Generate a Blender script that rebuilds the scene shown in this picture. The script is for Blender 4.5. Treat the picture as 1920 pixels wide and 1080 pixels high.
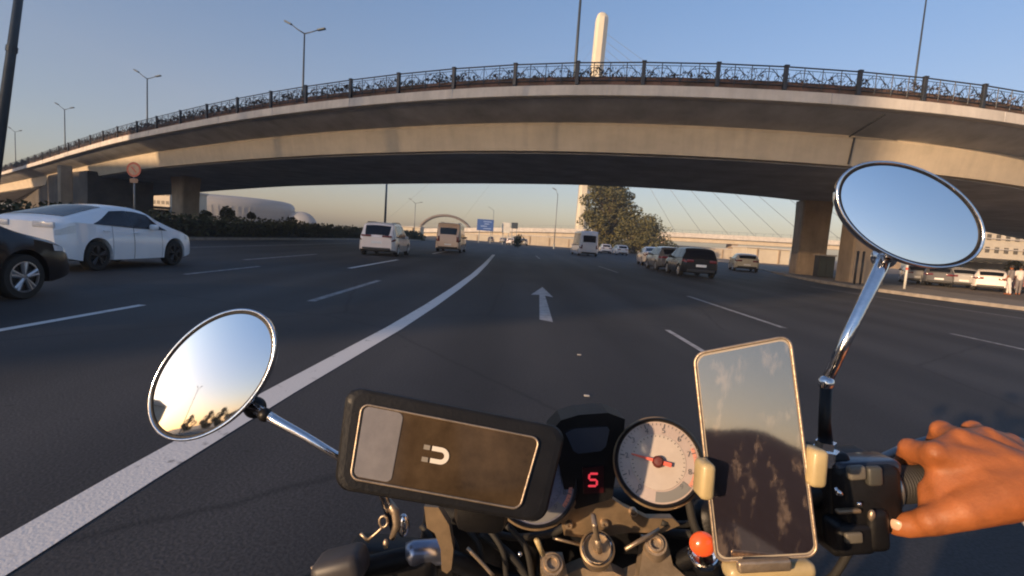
import bpy, bmesh, math, random
from mathutils import Vector, Matrix
R = math.radians
rnd = random.Random(7)
for o in list(bpy.data.objects): bpy.data.objects.remove(o)
scene = bpy.context.scene
COL = scene.collection

# ------------------------------------------------------------------ camera
FPX, CAM_H, PITCH, ROLL = 960.0, 1.35, R(5.5), R(3.9)
fwd = Vector((0, math.cos(PITCH), -math.sin(PITCH)))
up0 = Vector((0, math.sin(PITCH), math.cos(PITCH)))
rx0 = Vector((1, 0, 0))
cr = rx0*math.cos(ROLL) + up0*math.sin(ROLL)
cu = up0*math.cos(ROLL) - rx0*math.sin(ROLL)
CO = Vector((0, 0, CAM_H))
cam = bpy.data.cameras.new('camera'); co = bpy.data.objects.new('camera', cam); COL.objects.link(co)
m3 = Matrix((cr, cu, -fwd)).transposed().to_4x4(); m3.translation = CO
co.matrix_world = m3
cam.sensor_width = 36; cam.lens = 18; cam.clip_start = 0.02; cam.clip_end = 5000
scene.camera = co

# ------------------------------------------------------------------ sky and sun
SUN_AZ, SUN_EL = R(46), R(11)      # light travels towards +Y turned 46 degrees to the right
world = bpy.data.worlds.new('World'); scene.world = world; world.use_nodes = True
nt = world.node_tree; bgn = nt.nodes['Background']
sky = nt.nodes.new('ShaderNodeTexSky'); sky.sky_type = 'NISHITA'; sky.sun_disc = False
sky.sun_elevation = SUN_EL; sky.sun_rotation = math.pi + SUN_AZ
sky.air_density = 1.0; sky.dust_density = 1.2; sky.ozone_density = 1.5
hs_ = nt.nodes.new('ShaderNodeHueSaturation'); hs_.inputs['Saturation'].default_value = 1.0
nt.links.new(sky.outputs[0], hs_.inputs['Color'])
tn_ = nt.nodes.new('ShaderNodeMix'); tn_.data_type = 'RGBA'; tn_.blend_type = 'MULTIPLY'; tn_.inputs[0].default_value = 1
tcw = nt.nodes.new('ShaderNodeTexCoord'); sxw = nt.nodes.new('ShaderNodeSeparateXYZ'); nt.links.new(tcw.outputs['Generated'], sxw.inputs[0])
rw_ = nt.nodes.new('ShaderNodeValToRGB'); rw_.color_ramp.elements[0].position = 0.06; rw_.color_ramp.elements[1].position = 0.45
rw_.color_ramp.elements[0].color = (1.06, .93, 1.02, 1); rw_.color_ramp.elements[1].color = (.82, 1.08, 1.38, 1)
nt.links.new(sxw.outputs[2], rw_.inputs[0]); nt.links.new(rw_.outputs[0], tn_.inputs[7])
nt.links.new(hs_.outputs[0], tn_.inputs[6]); nt.links.new(tn_.outputs[2], bgn.inputs[0]); bgn.inputs[1].default_value = 0.105
sl = bpy.data.lights.new('sun', 'SUN'); so = bpy.data.objects.new('sun', sl); COL.objects.link(so)
sl.energy = 5.0; sl.angle = R(0.9); sl.color = (1.0, 0.68, 0.40)
sdir = Vector((math.sin(SUN_AZ)*math.cos(SUN_EL), math.cos(SUN_AZ)*math.cos(SUN_EL), -math.sin(SUN_EL)))
so.rotation_euler = sdir.to_track_quat('-Z', 'Y').to_euler()
scene.view_settings.view_transform = 'Standard'; scene.view_settings.look = 'None'
scene.view_settings.exposure = 0.58; scene.view_settings.gamma = 1.0
scene.view_settings.use_curve_mapping = False
scene.render.engine = 'CYCLES'
scene.cycles.max_bounces = 6; scene.cycles.pixel_filter_type = 'BLACKMAN_HARRIS'; scene.cycles.filter_width = 2.0; scene.cycles.volume_bounces = 0; scene.cycles.volume_max_steps = 64
scene.cycles.use_denoising = True

# ------------------------------------------------------------------ pixel to world helpers
def ray(x, y): return fwd + cr*((x-960)/FPX) + cu*((540-y)/FPX)
def G(x, y, z=0.0):
    d = ray(x, y); return CO + d*((z-CAM_H)/d.z)
def P(x, y, d): return CO + ray(x, y)*d
def VY(x, y, Y):
    d = ray(x, y); return CO + d*(Y/d.y)
def onplane(x, y, c, n):
    d = ray(x, y); return CO + d*((c-CO).dot(n)/d.dot(n))

# ------------------------------------------------------------------ materials
def mat(name, col, rough=0.6, metal=0.0, var=0.0, scale=3.0, bump=0.0, bscale=None, streak=0, coat=0.0, emit=None, estr=1.0, col2=None, spec=0.5, detail=6.0, sss=0.0, stretch=None):
    m = bpy.data.materials.new(name); m.use_nodes = True
    t = m.node_tree; b = t.nodes['Principled BSDF']
    b.inputs['Roughness'].default_value = rough; b.inputs['Metallic'].default_value = metal
    b.inputs['Coat Weight'].default_value = coat; b.inputs['Coat Roughness'].default_value = 0.06
    b.inputs['Specular IOR Level'].default_value = spec
    c = (*col, 1)
    b.inputs['Base Color'].default_value = c
    if sss:
        b.inputs['Subsurface Weight'].default_value = sss
        b.inputs['Subsurface Radius'].default_value = (0.02, 0.008, 0.004)
        b.inputs['Subsurface Scale'].default_value = 0.4
    tc = t.nodes.new('ShaderNodeTexCoord'); mp = t.nodes.new('ShaderNodeMapping')
    t.links.new(tc.outputs['Object'], mp.inputs[0])
    if stretch: mp.inputs['Scale'].default_value = stretch
    if var > 0 or col2:
        n = t.nodes.new('ShaderNodeTexNoise'); n.inputs['Scale'].default_value = scale; n.inputs['Detail'].default_value = detail
        n.inputs['Roughness'].default_value = 0.65
        t.links.new(mp.outputs[0], n.inputs['Vector'])
        rp = t.nodes.new('ShaderNodeValToRGB')
        a = tuple(max(0, x*(1-var)) for x in col); d = col2 if col2 else tuple(min(1, x*(1+var)) for x in col)
        rp.color_ramp.elements[0].position = 0.32; rp.color_ramp.elements[1].position = 0.68
        rp.color_ramp.elements[0].color = (*a, 1); rp.color_ramp.elements[1].color = (*d, 1)
        t.links.new(n.outputs[0], rp.inputs[0]); t.links.new(rp.outputs[0], b.inputs['Base Color'])
    if streak:
        mp3 = t.nodes.new('ShaderNodeMapping'); mp3.inputs['Scale'].default_value = (1, 1, .10); t.links.new(tc.outputs['Object'], mp3.inputs[0])
        n3 = t.nodes.new('ShaderNodeTexNoise'); n3.inputs['Scale'].default_value = 1.6; n3.inputs['Detail'].default_value = 7; n3.inputs['Roughness'].default_value = .7
        t.links.new(mp3.outputs[0], n3.inputs['Vector']); r3 = t.nodes.new('ShaderNodeValToRGB'); r3.color_ramp.elements[0].position = .36; r3.color_ramp.elements[1].position = .60
        r3.color_ramp.elements[0].color = (1-streak, 1-streak, 1-streak*.95, 1); r3.color_ramp.elements[1].color = (1, 1, 1, 1); t.links.new(n3.outputs[0], r3.inputs[0])
        mx = t.nodes.new('ShaderNodeMix'); mx.data_type = 'RGBA'; mx.blend_type = 'MULTIPLY'; mx.inputs[0].default_value = 1
        t.links.new(rp.outputs[0], mx.inputs[6]); t.links.new(r3.outputs[0], mx.inputs[7]); t.links.new(mx.outputs[2], b.inputs['Base Color'])
    if bump > 0:
        n2 = t.nodes.new('ShaderNodeTexNoise'); n2.inputs['Scale'].default_value = bscale or scale*8; n2.inputs['Detail'].default_value = 5
        t.links.new(mp.outputs[0], n2.inputs['Vector'])
        bp = t.nodes.new('ShaderNodeBump'); bp.inputs['Strength'].default_value = bump; bp.inputs['Distance'].default_value = 0.02
        t.links.new(n2.outputs[0], bp.inputs['Height']); t.links.new(bp.outputs[0], b.inputs['Normal'])
    if emit:
        b.inputs['Emission Color'].default_value = (*emit, 1); b.inputs['Emission Strength'].default_value = estr
    return m

def asphalt(name, base, warm):
    m = bpy.data.materials.new(name); m.use_nodes = True
    t = m.node_tree; b = t.nodes['Principled BSDF']
    tc = t.nodes.new('ShaderNodeTexCoord')
    def noise(s, det, vec_scale=None):
        mp = t.nodes.new('ShaderNodeMapping'); t.links.new(tc.outputs['Object'], mp.inputs[0])
        if vec_scale: mp.inputs['Scale'].default_value = vec_scale
        n = t.nodes.new('ShaderNodeTexNoise'); n.inputs['Scale'].default_value = s; n.inputs['Detail'].default_value = det
        t.links.new(mp.outputs[0], n.inputs['Vector']); return n
    big = noise(0.9, 6, (1, 0.12, 1)); patch = noise(0.25, 4); fine = noise(60, 3)
    def ramp(src, c0, c1, p0=.35, p1=.65):
        r = t.nodes.new('ShaderNodeValToRGB'); r.color_ramp.elements[0].color = (*c0, 1); r.color_ramp.elements[1].color = (*c1, 1)
        r.color_ramp.elements[0].position = p0; r.color_ramp.elements[1].position = p1
        t.links.new(src.outputs[0], r.inputs[0]); return r
    r1 = ramp(big, tuple(x*0.78 for x in base), tuple(x*1.2 for x in base))
    r2 = ramp(patch, (0.8, 0.8, 0.82), (1.15, 1.12, 1.08))
    r3 = ramp(fine, (0.6, 0.6, 0.6), (1.5, 1.5, 1.5), .3, .75)
    def mul(a, b_):
        x = t.nodes.new('ShaderNodeMix'); x.data_type = 'RGBA'; x.blend_type = 'MULTIPLY'; x.inputs[0].default_value = 1
        t.links.new(a.outputs[0], x.inputs[6]); t.links.new(b_.outputs[0], x.inputs[7])
        class W: outputs = [x.outputs[2]]
        return W
    sx = t.nodes.new('ShaderNodeSeparateXYZ'); t.links.new(tc.outputs['Object'], sx.inputs[0])
    wv = t.nodes.new('ShaderNodeMath'); wv.operation = 'MULTIPLY'; wv.inputs[1].default_value = 2*math.pi/1.83; t.links.new(sx.outputs[0], wv.inputs[0])
    sn = t.nodes.new('ShaderNodeMath'); sn.operation = 'SINE'; t.links.new(wv.outputs[0], sn.inputs[0])
    wn = noise(.35, 4, (1, .15, 1)); ad = t.nodes.new('ShaderNodeMath'); ad.operation = 'MULTIPLY_ADD'; ad.inputs[1].default_value = .18; t.links.new(sn.outputs[0], ad.inputs[0]); t.links.new(wn.outputs[0], ad.inputs[2])
    class WW: outputs = [ad.outputs[0]]
    r4 = ramp(WW, (.76, .76, .77), (1.20, 1.19, 1.17), .25, .75)
    vo = t.nodes.new('ShaderNodeTexVoronoi'); vo.feature = 'DISTANCE_TO_EDGE'; vo.inputs['Scale'].default_value = .22
    wz = noise(2.5, 5); mxv = t.nodes.new('ShaderNodeMix'); mxv.data_type = 'VECTOR'; mxv.inputs[0].default_value = .12
    t.links.new(tc.outputs['Object'], mxv.inputs[4]); t.links.new(wz.outputs[1], mxv.inputs[5]); t.links.new(mxv.outputs[1], vo.inputs['Vector'])
    r5 = ramp(vo, (.55, .55, .56), (1, 1, 1), .0015, .006)
    sp = noise(7, 2); r6 = ramp(sp, (1, 1, 1), (.62, .6, .6), .70, .76)
    o_ = mul(mul(mul(mul(mul(r1, r2), r3), r4), r5), r6)
    t.links.new(o_.outputs[0], b.inputs['Base Color'])
    b.inputs['Roughness'].default_value = 0.72; b.inputs['Specular IOR Level'].default_value = 0.4
    bp = t.nodes.new('ShaderNodeBump'); bp.inputs['Strength'].default_value = 0.25; bp.inputs['Distance'].default_value = 0.01
    t.links.new(fine.outputs[0], bp.inputs['Height']); t.links.new(bp.outputs[0], b.inputs['Normal'])
    return m

M = {}
M['asphalt'] = asphalt('asphalt', (0.0355, 0.0355, 0.038), 0)
M['ground'] = mat('dry_ground', (0.16, 0.13, 0.10), 0.9, var=.35, scale=.15, bump=.3, bscale=4)
M['paint'] = mat('road_paint', (0.50, 0.495, 0.49), 0.7, var=.22, scale=6, bump=.15, bscale=60)
rpp = [n_ for n_ in M['paint'].node_tree.nodes if n_.type == 'VALTORGB'][0]; rpp.color_ramp.elements[0].position = .30; rpp.color_ramp.elements[1].position = .40; rpp.color_ramp.elements[0].color = (.16, .16, .165, 1)
M['paint_worn'] = mat('worn_road_paint', (0.24, 0.24, 0.245), 0.8, var=.5, scale=5)
M['paint_mid'] = mat('faded_road_paint', (0.34, 0.335, 0.34), 0.75, var=.35, scale=6)
M['paving'] = mat('paving', (0.20, 0.165, 0.13), 0.85, var=.25, scale=1.3, bump=.3, bscale=20)
M['kerb'] = mat('kerb_stone', (0.30, 0.26, 0.22), 0.8, var=.25, scale=2, bump=.2)
M['conc'] = mat('bridge_concrete', (0.51, 0.43, 0.325), 0.82, streak=.11, var=.10, scale=.45, bump=.15, bscale=8, stretch=(1, 1, 2.2))
M['cornice'] = mat('cornice_concrete', (0.55, 0.51, 0.46), 0.8, streak=.15, var=.12, scale=.9, bump=.15, bscale=10)
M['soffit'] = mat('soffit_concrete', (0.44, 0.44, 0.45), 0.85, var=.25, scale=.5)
M['pillar'] = mat('pillar_stone', (0.36, 0.265, 0.175), 0.8, streak=.2, var=.18, scale=.9, bump=.2, bscale=12)
M['iron'] = mat('painted_iron', (0.035, 0.04, 0.05), 0.5, metal=.3, var=.2)
M['leafdark'] = mat('planter_leaves', (0.06, 0.05, 0.035), 0.8, col2=(.12, .07, .045), var=.6, scale=2)
M['galv'] = mat('galvanised_steel', (0.20, 0.22, 0.24), 0.5, metal=.5, var=.15, scale=2)
M['pole'] = mat('dark_pole', (0.05, 0.065, 0.08), 0.5, metal=.4, var=.15, scale=2)
M['foliage'] = mat('foliage', (0.060, 0.067, 0.020), 0.8, col2=(0.17, 0.145, 0.045), var=.45, scale=.5)
M['foliage2'] = mat('dark_foliage', (0.035, 0.042, 0.020), 0.85, col2=(0.075, 0.075, 0.03), var=.4, scale=.7)
M['bark'] = mat('bark', (0.12, 0.085, 0.055), 0.9, var=.3, scale=5, bump=.5)
M['glass'] = mat('car_glass', (0.006, 0.008, 0.014), 0.07, spec=.35)
M['tyre'] = mat('rubber', (0.018, 0.018, 0.018), 0.8, var=.2, scale=20)
M['rim'] = mat('alloy', (0.45, 0.45, 0.47), 0.3, metal=.8, var=.1, scale=8)
M['rimdark'] = mat('dark_alloy', (0.05, 0.05, 0.055), 0.4, metal=.7, var=.1, scale=8)
M['trim'] = mat('black_trim', (0.02, 0.02, 0.022), 0.5, var=.2, scale=10)
M['redlamp'] = mat('red_lens', (0.13, 0.010, 0.014), 0.15, coat=.5, var=.1, scale=20)
M['clearlamp'] = mat('clear_lens', (0.65, 0.66, 0.68), 0.1, coat=.6, var=.1, scale=20)
M['plate'] = mat('number_plate', (0.72, 0.72, 0.72), 0.4, var=.05, scale=9)
M['whitewall'] = mat('pale_facade', (0.52, 0.46, 0.36), 0.8, var=.1, scale=.4)
M['greywall'] = mat('grey_cladding', (0.24, 0.24, 0.245), 0.6, var=.1, scale=.2, stretch=(.3, .3, 3))
M['tower'] = mat('pylon_white', (0.60, 0.54, 0.41), 0.5, var=.06, scale=.1)
M['window'] = mat('window_pane', (0.10, 0.085, 0.06), 0.25, var=.3, scale=1)
M['bluesign'] = mat('blue_sign_sheet', (0.035, 0.09, 0.28), 0.4, var=.15, scale=2)
M['whitesign'] = mat('white_sign_sheet', (0.55, 0.54, 0.50), 0.5, var=.1, scale=2)
M['redsign'] = mat('red_sign_sheet', (0.45, 0.08, 0.05), 0.5, var=.15, scale=4)
M['chrome'] = mat('chrome', (0.78, 0.78, 0.80), 0.12, metal=1.0, var=.08, scale=30, bump=.03, bscale=150)
M['mirror'] = mat('mirror_glass', (0.97, 0.97, 0.97), 0.02, metal=1.0)
M['mirror_dim'] = mat('dimmed_mirror_glass', (0.66, 0.68, 0.72), 0.03, metal=1.0)  # same mirror glass, darkened to tone down its bright sky reflection
M['black'] = mat('black_plastic', (0.007, 0.007, 0.008), 0.45, var=.3, scale=40, bump=.06, bscale=300, spec=.3)
M['rubber'] = mat('grip_rubber', (0.02, 0.019, 0.018), 0.7, var=.2, scale=30)
M['alu'] = mat('brushed_aluminium', (0.42, 0.33, 0.24), 0.42, metal=.75, var=.2, scale=50, bump=.08, bscale=200)
M['bronze'] = mat('bronze_metal', (0.26, 0.19, 0.12), 0.45, metal=.6, var=.25, scale=40)
M['cream'] = mat('cream_plastic', (0.42, 0.33, 0.17), 0.4, var=.12, scale=40, coat=.3)
M['dial'] = mat('dial_face', (0.34, 0.28, 0.26), 0.35, var=.1, scale=40, coat=.4)
M['dialinner'] = mat('dial_inner_face', (0.38, 0.33, 0.295), 0.4, var=.08, scale=40, coat=.3)
M['dialblue'] = mat('dial_blue_face', (0.12, 0.125, 0.17), 0.35, var=.2, scale=60)
M['dialink'] = mat('dial_ink', (0.07, 0.07, 0.08), 0.5)
M['needle'] = mat('needle_red', (0.60, 0.10, 0.06), 0.4)
M['orange'] = mat('amber_lens', (0.62, 0.08, 0.02), 0.25, coat=.6, emit=(1, .12, .02), estr=.25)
M['digit'] = mat('lit_red_digit', (0.5, 0.02, 0.03), 0.4, emit=(1.0, .06, .09), estr=.5)
M['skin'] = mat('skin', (0.31, 0.098, 0.028), 0.58, var=.24, scale=30, bump=.09, bscale=420, sss=.10)
M['nail'] = mat('nail', (0.62, 0.38, 0.26), 0.3, coat=.3)
M['denim'] = mat('denim', (0.03, 0.035, 0.055), 0.9, var=.2, scale=40)
M['shirt'] = mat('dark_shirt', (0.03, 0.03, 0.032), 0.9, var=.2, scale=30)
M['screen'] = mat('phone_glass', (0.050, 0.034, 0.020), 0.10, spec=.4, coat=.1, var=.5, scale=25)

# ------------------------------------------------------------------ mesh builder
class MB:
    def __init__(s): s.v = []; s.f = []
    def add(s, v, f):
        n = len(s.v); s.v += [Vector(x) for x in v]; s.f += [tuple(i+n for i in q) for q in f]; return s
    def box(s, c, size, rot=None):
        c = Vector(c); hx, hy, hz = [x/2 for x in size]
        v = [Vector((sx*hx, sy*hy, sz*hz)) for sz in (-1, 1) for sy in (-1, 1) for sx in (-1, 1)]
        if rot is not None: v = [rot @ x for x in v]
        return s.add([x+c for x in v], [(0, 2, 3, 1), (4, 5, 7, 6), (0, 1, 5, 4), (2, 6, 7, 3), (0, 4, 6, 2), (1, 3, 7, 5)])
    def rbox(s, c, size, b, rot=None, seg=2):
        bm = bmesh.new(); bmesh.ops.create_cube(bm, size=1)
        for v in bm.verts: v.co = Vector((v.co.x*size[0], v.co.y*size[1], v.co.z*size[2]))
        bmesh.ops.bevel(bm, geom=bm.edges[:], offset=b, segments=seg, profile=.5, affect='EDGES')
        bm.verts.index_update(); c = Vector(c)
        vs = [((rot @ v.co) if rot is not None else v.co.copy())+c for v in bm.verts]
        fs = [tuple(v.index for v in f.verts) for f in bm.faces]; bm.free()
        return s.add(vs, fs)
    def tube(s, path, r, n=12, caps=True):
        path = [Vector(p) for p in path]; k = len(path)
        rs = r if isinstance(r, (list, tuple)) else [r]*k
        ref = None; v = []; f = []
        for i, p in enumerate(path):
            t = (path[min(i+1, k-1)]-path[max(i-1, 0)]).normalized()
            if ref is None: ref = t.orthogonal().normalized()
            ref = (ref - t*ref.dot(t))
            ref = ref.normalized() if ref.length > 1e-6 else t.orthogonal().normalized()
            b = t.cross(ref)
            for j in range(n):
                a = 2*math.pi*j/n; v.append(p + (ref*math.cos(a)+b*math.sin(a))*rs[i])
        for i in range(k-1):
            for j in range(n):
                f.append((i*n+j, i*n+(j+1) % n, (i+1)*n+(j+1) % n, (i+1)*n+j))
        if caps: f.append(tuple(range(n-1, -1, -1))); f.append(tuple((k-1)*n+j for j in range(n)))
        return s.add(v, f)
    def cap(s, p0, p1, r0, r1, n=14, h=5):
        p0 = Vector(p0); p1 = Vector(p1); d = p1-p0
        t = d.normalized() if d.length > 1e-6 else Vector((0, 0, 1))
        path = []; rs = []
        for i in range(h+1):
            a = math.pi/2*i/h; path.append(p0 - t*r0*math.cos(a)); rs.append(max(r0*math.sin(a), r0*.03))
        for i in range(h+1):
            a = math.pi/2*i/h; path.append(p1 + t*r1*math.sin(a)); rs.append(max(r1*math.cos(a), r1*.03))
        q = t.orthogonal().normalized(); b = t.cross(q); v = []; f = []
        for p, r_ in zip(path, rs):
            for j in range(n):
                a = 2*math.pi*j/n; v.append(p+(q*math.cos(a)+b*math.sin(a))*r_)
        k = len(path)
        for i in range(k-1):
            for j in range(n): f.append((i*n+j, i*n+(j+1) % n, (i+1)*n+(j+1) % n, (i+1)*n+j))
        f.append(tuple(range(n-1, -1, -1))); f.append(tuple((k-1)*n+j for j in range(n)))
        return s.add(v, f)
    def ball(s, c, r, sc=(1, 1, 1), rot=None, n=16, h=10):
        v = []; f = []; c = Vector(c)
        for i in range(1, h):
            a = math.pi*i/h
            for j in range(n):
                b = 2*math.pi*j/n; p = Vector((math.sin(a)*math.cos(b)*sc[0], math.sin(a)*math.sin(b)*sc[1], math.cos(a)*sc[2]))*r
                v.append(c+(rot @ p if rot is not None else p))
        T = Vector((0, 0, r*sc[2])); B = -T
        v.append(c+(rot @ T if rot is not None else T)); v.append(c+(rot @ B if rot is not None else B))
        for i in range(h-2):
            for j in range(n): f.append((i*n+j, (i+1)*n+j, (i+1)*n+(j+1) % n, i*n+(j+1) % n))
        t = (h-1)*n
        for j in range(n):
            f.append((t, j, (j+1) % n)); f.append((t+1, (h-2)*n+(j+1) % n, (h-2)*n+j))
        return s.add(v, f)
    def lathe(s, c, axis, prof, n=40):
        """prof: list of (distance along axis, radius)"""
        c = Vector(c); t = Vector(axis).normalized(); q = t.orthogonal().normalized(); b = t.cross(q); v = []; f = []
        for (h, r_) in prof:
            for j in range(n):
                a = 2*math.pi*j/n; v.append(c+t*h+(q*math.cos(a)+b*math.sin(a))*max(r_, 1e-5))
        for i in range(len(prof)-1):
            for j in range(n): f.append((i*n+j, i*n+(j+1) % n, (i+1)*n+(j+1) % n, (i+1)*n+j))
        return s.add(v, f)
    def prism(s, pts, off):
        """closed polygon of world points extruded by vector off"""
        pts = [Vector(p) for p in pts]; n = len(pts); off = Vector(off)
        return s.add(pts+[p+off for p in pts], [tuple(range(n)), tuple(range(2*n-1, n-1, -1))]+[(i, n+i, n+(i+1) % n, (i+1) % n) for i in range(n)])
    def grid(s, rows):
        n = len(rows[0]); v = [p for r_ in rows for p in r_]
        return s.add(v, [(i*n+j, i*n+j+1, (i+1)*n+j+1, (i+1)*n+j) for i in range(len(rows)-1) for j in range(n-1)])
    def build(s, name, m, parent=None, smooth=False, fix=True, ang=None):
        me = bpy.data.meshes.new(name); me.from_pydata([tuple(x) for x in s.v], [], s.f); me.update()
        if fix:
            bm = bmesh.new(); bm.from_mesh(me); bmesh.ops.recalc_face_normals(bm, faces=bm.faces); bm.to_mesh(me); bm.free()
        me.materials.append(m if not isinstance(m, str) else M[m])
        if smooth or ang:
            me.polygons.foreach_set('use_smooth', [True]*len(me.polygons))
            if ang: me.set_sharp_from_angle(angle=R(ang))
        o = bpy.data.objects.new(name, me); COL.objects.link(o)
        if parent: o.parent = parent
        return o
def tag(o, label=None, cat=None, group=None, kind=None):
    if label: o['label'] = label
    if cat: o['category'] = cat
    if group: o['group'] = group
    if kind: o['kind'] = kind
    return o
def empty(name, loc=(0, 0, 0), rz=0, **k):
    o = bpy.data.objects.new(name, None); COL.objects.link(o); o.location = loc; o.rotation_euler = (0, 0, rz)
    o.empty_display_size = .2
    return tag(o, **k)
def copy_tree(o, parent=None, label=None, loc=None, rz=None):
    c = o.copy(); COL.objects.link(c); c.parent = parent
    if label: c['label'] = label
    if loc is not None: c.location = loc
    if rz is not None: c.rotation_euler = (0, 0, rz)
    for ch in [x for x in bpy.data.objects if x.parent == o]: copy_tree(ch, c)
    return c

# ------------------------------------------------------------------ ground and road
def sheet(name, pts, z, m, sub=None):
    mb = MB(); mb.add([(x, y, z) for x, y in pts], [tuple(range(len(pts)))]); o = mb.build(name, m, fix=False)
    if o.data.polygons[0].normal.z < 0: o.data.flip_normals()
    return tag(o, kind='structure')
sheet('ground', [(-3000, -3000), (3000, -3000), (3000, 3000), (-3000, 3000)], -.02, M['ground'])
KERB = [(24, -60), (23, -5), (21.5, 9), (19.6, 16), (18.0, 21), (17.4, 25), (17.6, 29), (19.6, 37), (22.5, 46), (26, 56), (31, 75), (34, 110)]
LK = [(-18.6, -60), (-18.6, 40), (-18.0, 60), (-15, 90), (-14, 150)]
sheet('road', [(-18.6, -80)]+[(24, -80)]+KERB+[(30, 200), (-12, 200)]+LK[::-1], 0.0, M['asphalt'])
# right pavement, raised
def resample(pts, step):
    out = [Vector(pts[0])]
    for a, b in zip(pts[:-1], pts[1:]):
        a = Vector(a); b = Vector(b); n = max(1, int((b-a).length/step))
        out += [a+(b-a)*(i/n) for i in range(1, n+1)]
    return out
def smooth_path(pts, it):
    for _ in range(it):
        pts = [pts[0]]+[(pts[i-1]+pts[i]*2+pts[i+1])/4 for i in range(1, len(pts)-1)]+[pts[-1]]
    return pts
kp = smooth_path(resample([(x, y, 0) for x, y in KERB], 1.5), 10)
def strip(path, a, b, z0, z1):
    """rows across: flat top between offsets a and b to the right of the path, with vertical faces"""
    mb = MB(); rows = []
    for i, p in enumerate(path):
        t = (path[min(i+1, len(path)-1)]-path[max(i-1, 0)]).normalized(); nr = Vector((t.y, -t.x, 0))
        rows.append([p+nr*a+Vector((0, 0, z0)), p+nr*a+Vector((0, 0, z1)), p+nr*b+Vector((0, 0, z1)), p+nr*b+Vector((0, 0, z0))])
    return mb.grid(rows)
tag(strip(kp, 0, .3, -.02, .13).build('kerb', 'kerb'), kind='structure')
tag(strip(kp, .3, 5.2, -.02, .12).build('pavement', 'paving'), kind='structure')
tag(strip(kp, 5.2, 60, -.02, .03).build('parking_ground', mat('parking_ground', (0.13, 0.10, 0.08), .9, var=.3, scale=.6, bump=.2)), kind='structure')
lp = resample([(x, y, 0) for x, y in LK], 4)
tag(strip(lp, -.3, 0, -.02, .14).build('median_kerb', 'kerb'), kind='structure')
tag(strip(lp, -5, -.3, -.02, .12).build('median', mat('median_soil', (0.09, 0.075, 0.06), .9, var=.3, scale=1.2)), kind='structure')
sheet('far_road', [(-90, -80), (-23.7, -80), (-23.7, 150), (-90, 150)], 0.0, M['asphalt'])

def mark(name, pts, w, m='paint', z=.004):
    mb = MB(); rows = []; pts = [Vector((x, y, z)) for x, y in pts]
    for i, p in enumerate(pts):
        t = (pts[min(i+1, len(pts)-1)]-pts[max(i-1, 0)]).normalized(); nr = Vector((t.y, -t.x, 0))*w/2
        rows.append([p-nr, p+nr])
    o = mb.grid(rows).build(name, m, fix=False)
    if o.data.polygons[0].normal.z < 0: o.data.flip_normals()
    return tag(o, kind='structure')
solid = [(-1.95, -14), (-1.93, 0), (-1.87, 2.5), (-1.80, 4), (-1.72, 5.2), (-1.60, 7), (-1.50, 9.5), (-1.42, 13), (-1.36, 18), (-1.40, 25), (-1.5, 33), (-1.6, 40)]
mark('solid_line', solid, .23)
for (x0, y0, y1, w, mm) in [(-5.45, 4.0, 7.5, .12, 'paint'), (-5.45, 17, 24, .16, 'paint'), (-5.4, 34, 41, .16, 'paint'), (-5.4, -9, -3, .14, 'paint'),
                        (-3.55, 9, 13.6, .15, 'paint_worn'), (-9.25, 17.5, 24, .16, 'paint_worn'), (-7.65, 11.9, 15.4, .14, 'paint_worn'), (-9.2, 34, 41, .15, 'paint_worn'),
                        (2.65, 6.8, 8.5, .09, 'paint_mid'), (5.25, 9.7, 15.2, .13, 'paint_worn'), (1.9, 38, 45, .13, 'paint_worn'), (5.3, 26, 32, .13, 'paint_worn'), (9.2, 8.6, 10.6, .12, 'paint_worn')]:
    mark('dashed_line', [(x0, y0), (x0, y1)], w, mm)
mark('edge_line', [(-14.3, 14), (-14.3, 45)], .16, 'paint_worn')
mark('edge_line', [(17.2, 5), (15.9, 12), (14.9, 19), (14.6, 25)], .12, 'paint_worn')
mark('edge_line', [(22.3, 6), (19.8, 12.5), (18.5, 17), (17.3, 20)], .15, 'paint_worn')
mb = MB(); aw = [(-.17, 8.7), (.17, 8.5), (.11, 12.6), (.40, 12.35), (.07, 14.9), (-.42, 12.6), (-.10, 12.7)]
mb.add([(x*.66+.62+(y-8.7)*.035, y, .004) for x, y in aw], [tuple(range(7))])
o = mb.build('arrow_marking', 'paint_mid', fix=False)
if o.data.polygons[0].normal.z < 0: o.data.flip_normals()
tag(o, kind='structure')
for k, (px, py) in enumerate([(1100, 743), (1086, 666)]):
    g = G(px, py); o = MB().rbox((g.x, g.y, .007), (.05, .03, .014), .004).build('road_stud', 'paint_worn', smooth=True)
    tag(o, ['small pale road stud on the asphalt nearest the gauges', 'faint road stud further along the lane beyond the nearer one'][k], 'road stud', 'road studs in the lane')

# ------------------------------------------------------------------ the overpass
RAIL = [(0, 312, 6.2), (80, 285, 7.0), (120, 270, 7.4), (218, 237, 7.9), (293, 218, 8), (387, 195, 8), (505, 170, 8), (657, 147, 8), (848, 124, 8), (1082, 108, 8), (1212, 105, 8), (1346, 108.5, 8), (1480, 113, 8), (1611, 122, 8), (1735, 136, 8), (1850, 153, 8), (1920, 166, 8)]
cp = []
for x, y, h in RAIL:
    g = G(x, y, CAM_H+h); cp.append(Vector((g.x, g.y, h-8.0)))
d0 = (cp[0]-cp[1]).normalized(); cp = [cp[0]+d0*90, cp[0]+d0*40]+cp
d1 = Vector((1, .28, 0)).normalized(); cp = cp+[cp[-1]+d1*6, cp[-1]+Vector((14, 6, 0)), cp[-1]+Vector((34, 18, 0)), cp[-1]+Vector((70, 42, 0))]
edge = smooth_path(resample(cp, 1.5), 14)
ZT = 9.35
def frame_at(path, i):
    t = (path[min(i+1, len(path)-1)]-path[max(i-1, 0)]); t.z = 0; t.normalize()
    return t, Vector((-t.y, t.x, 0))       # inward normal (away from the camera side)
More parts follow.
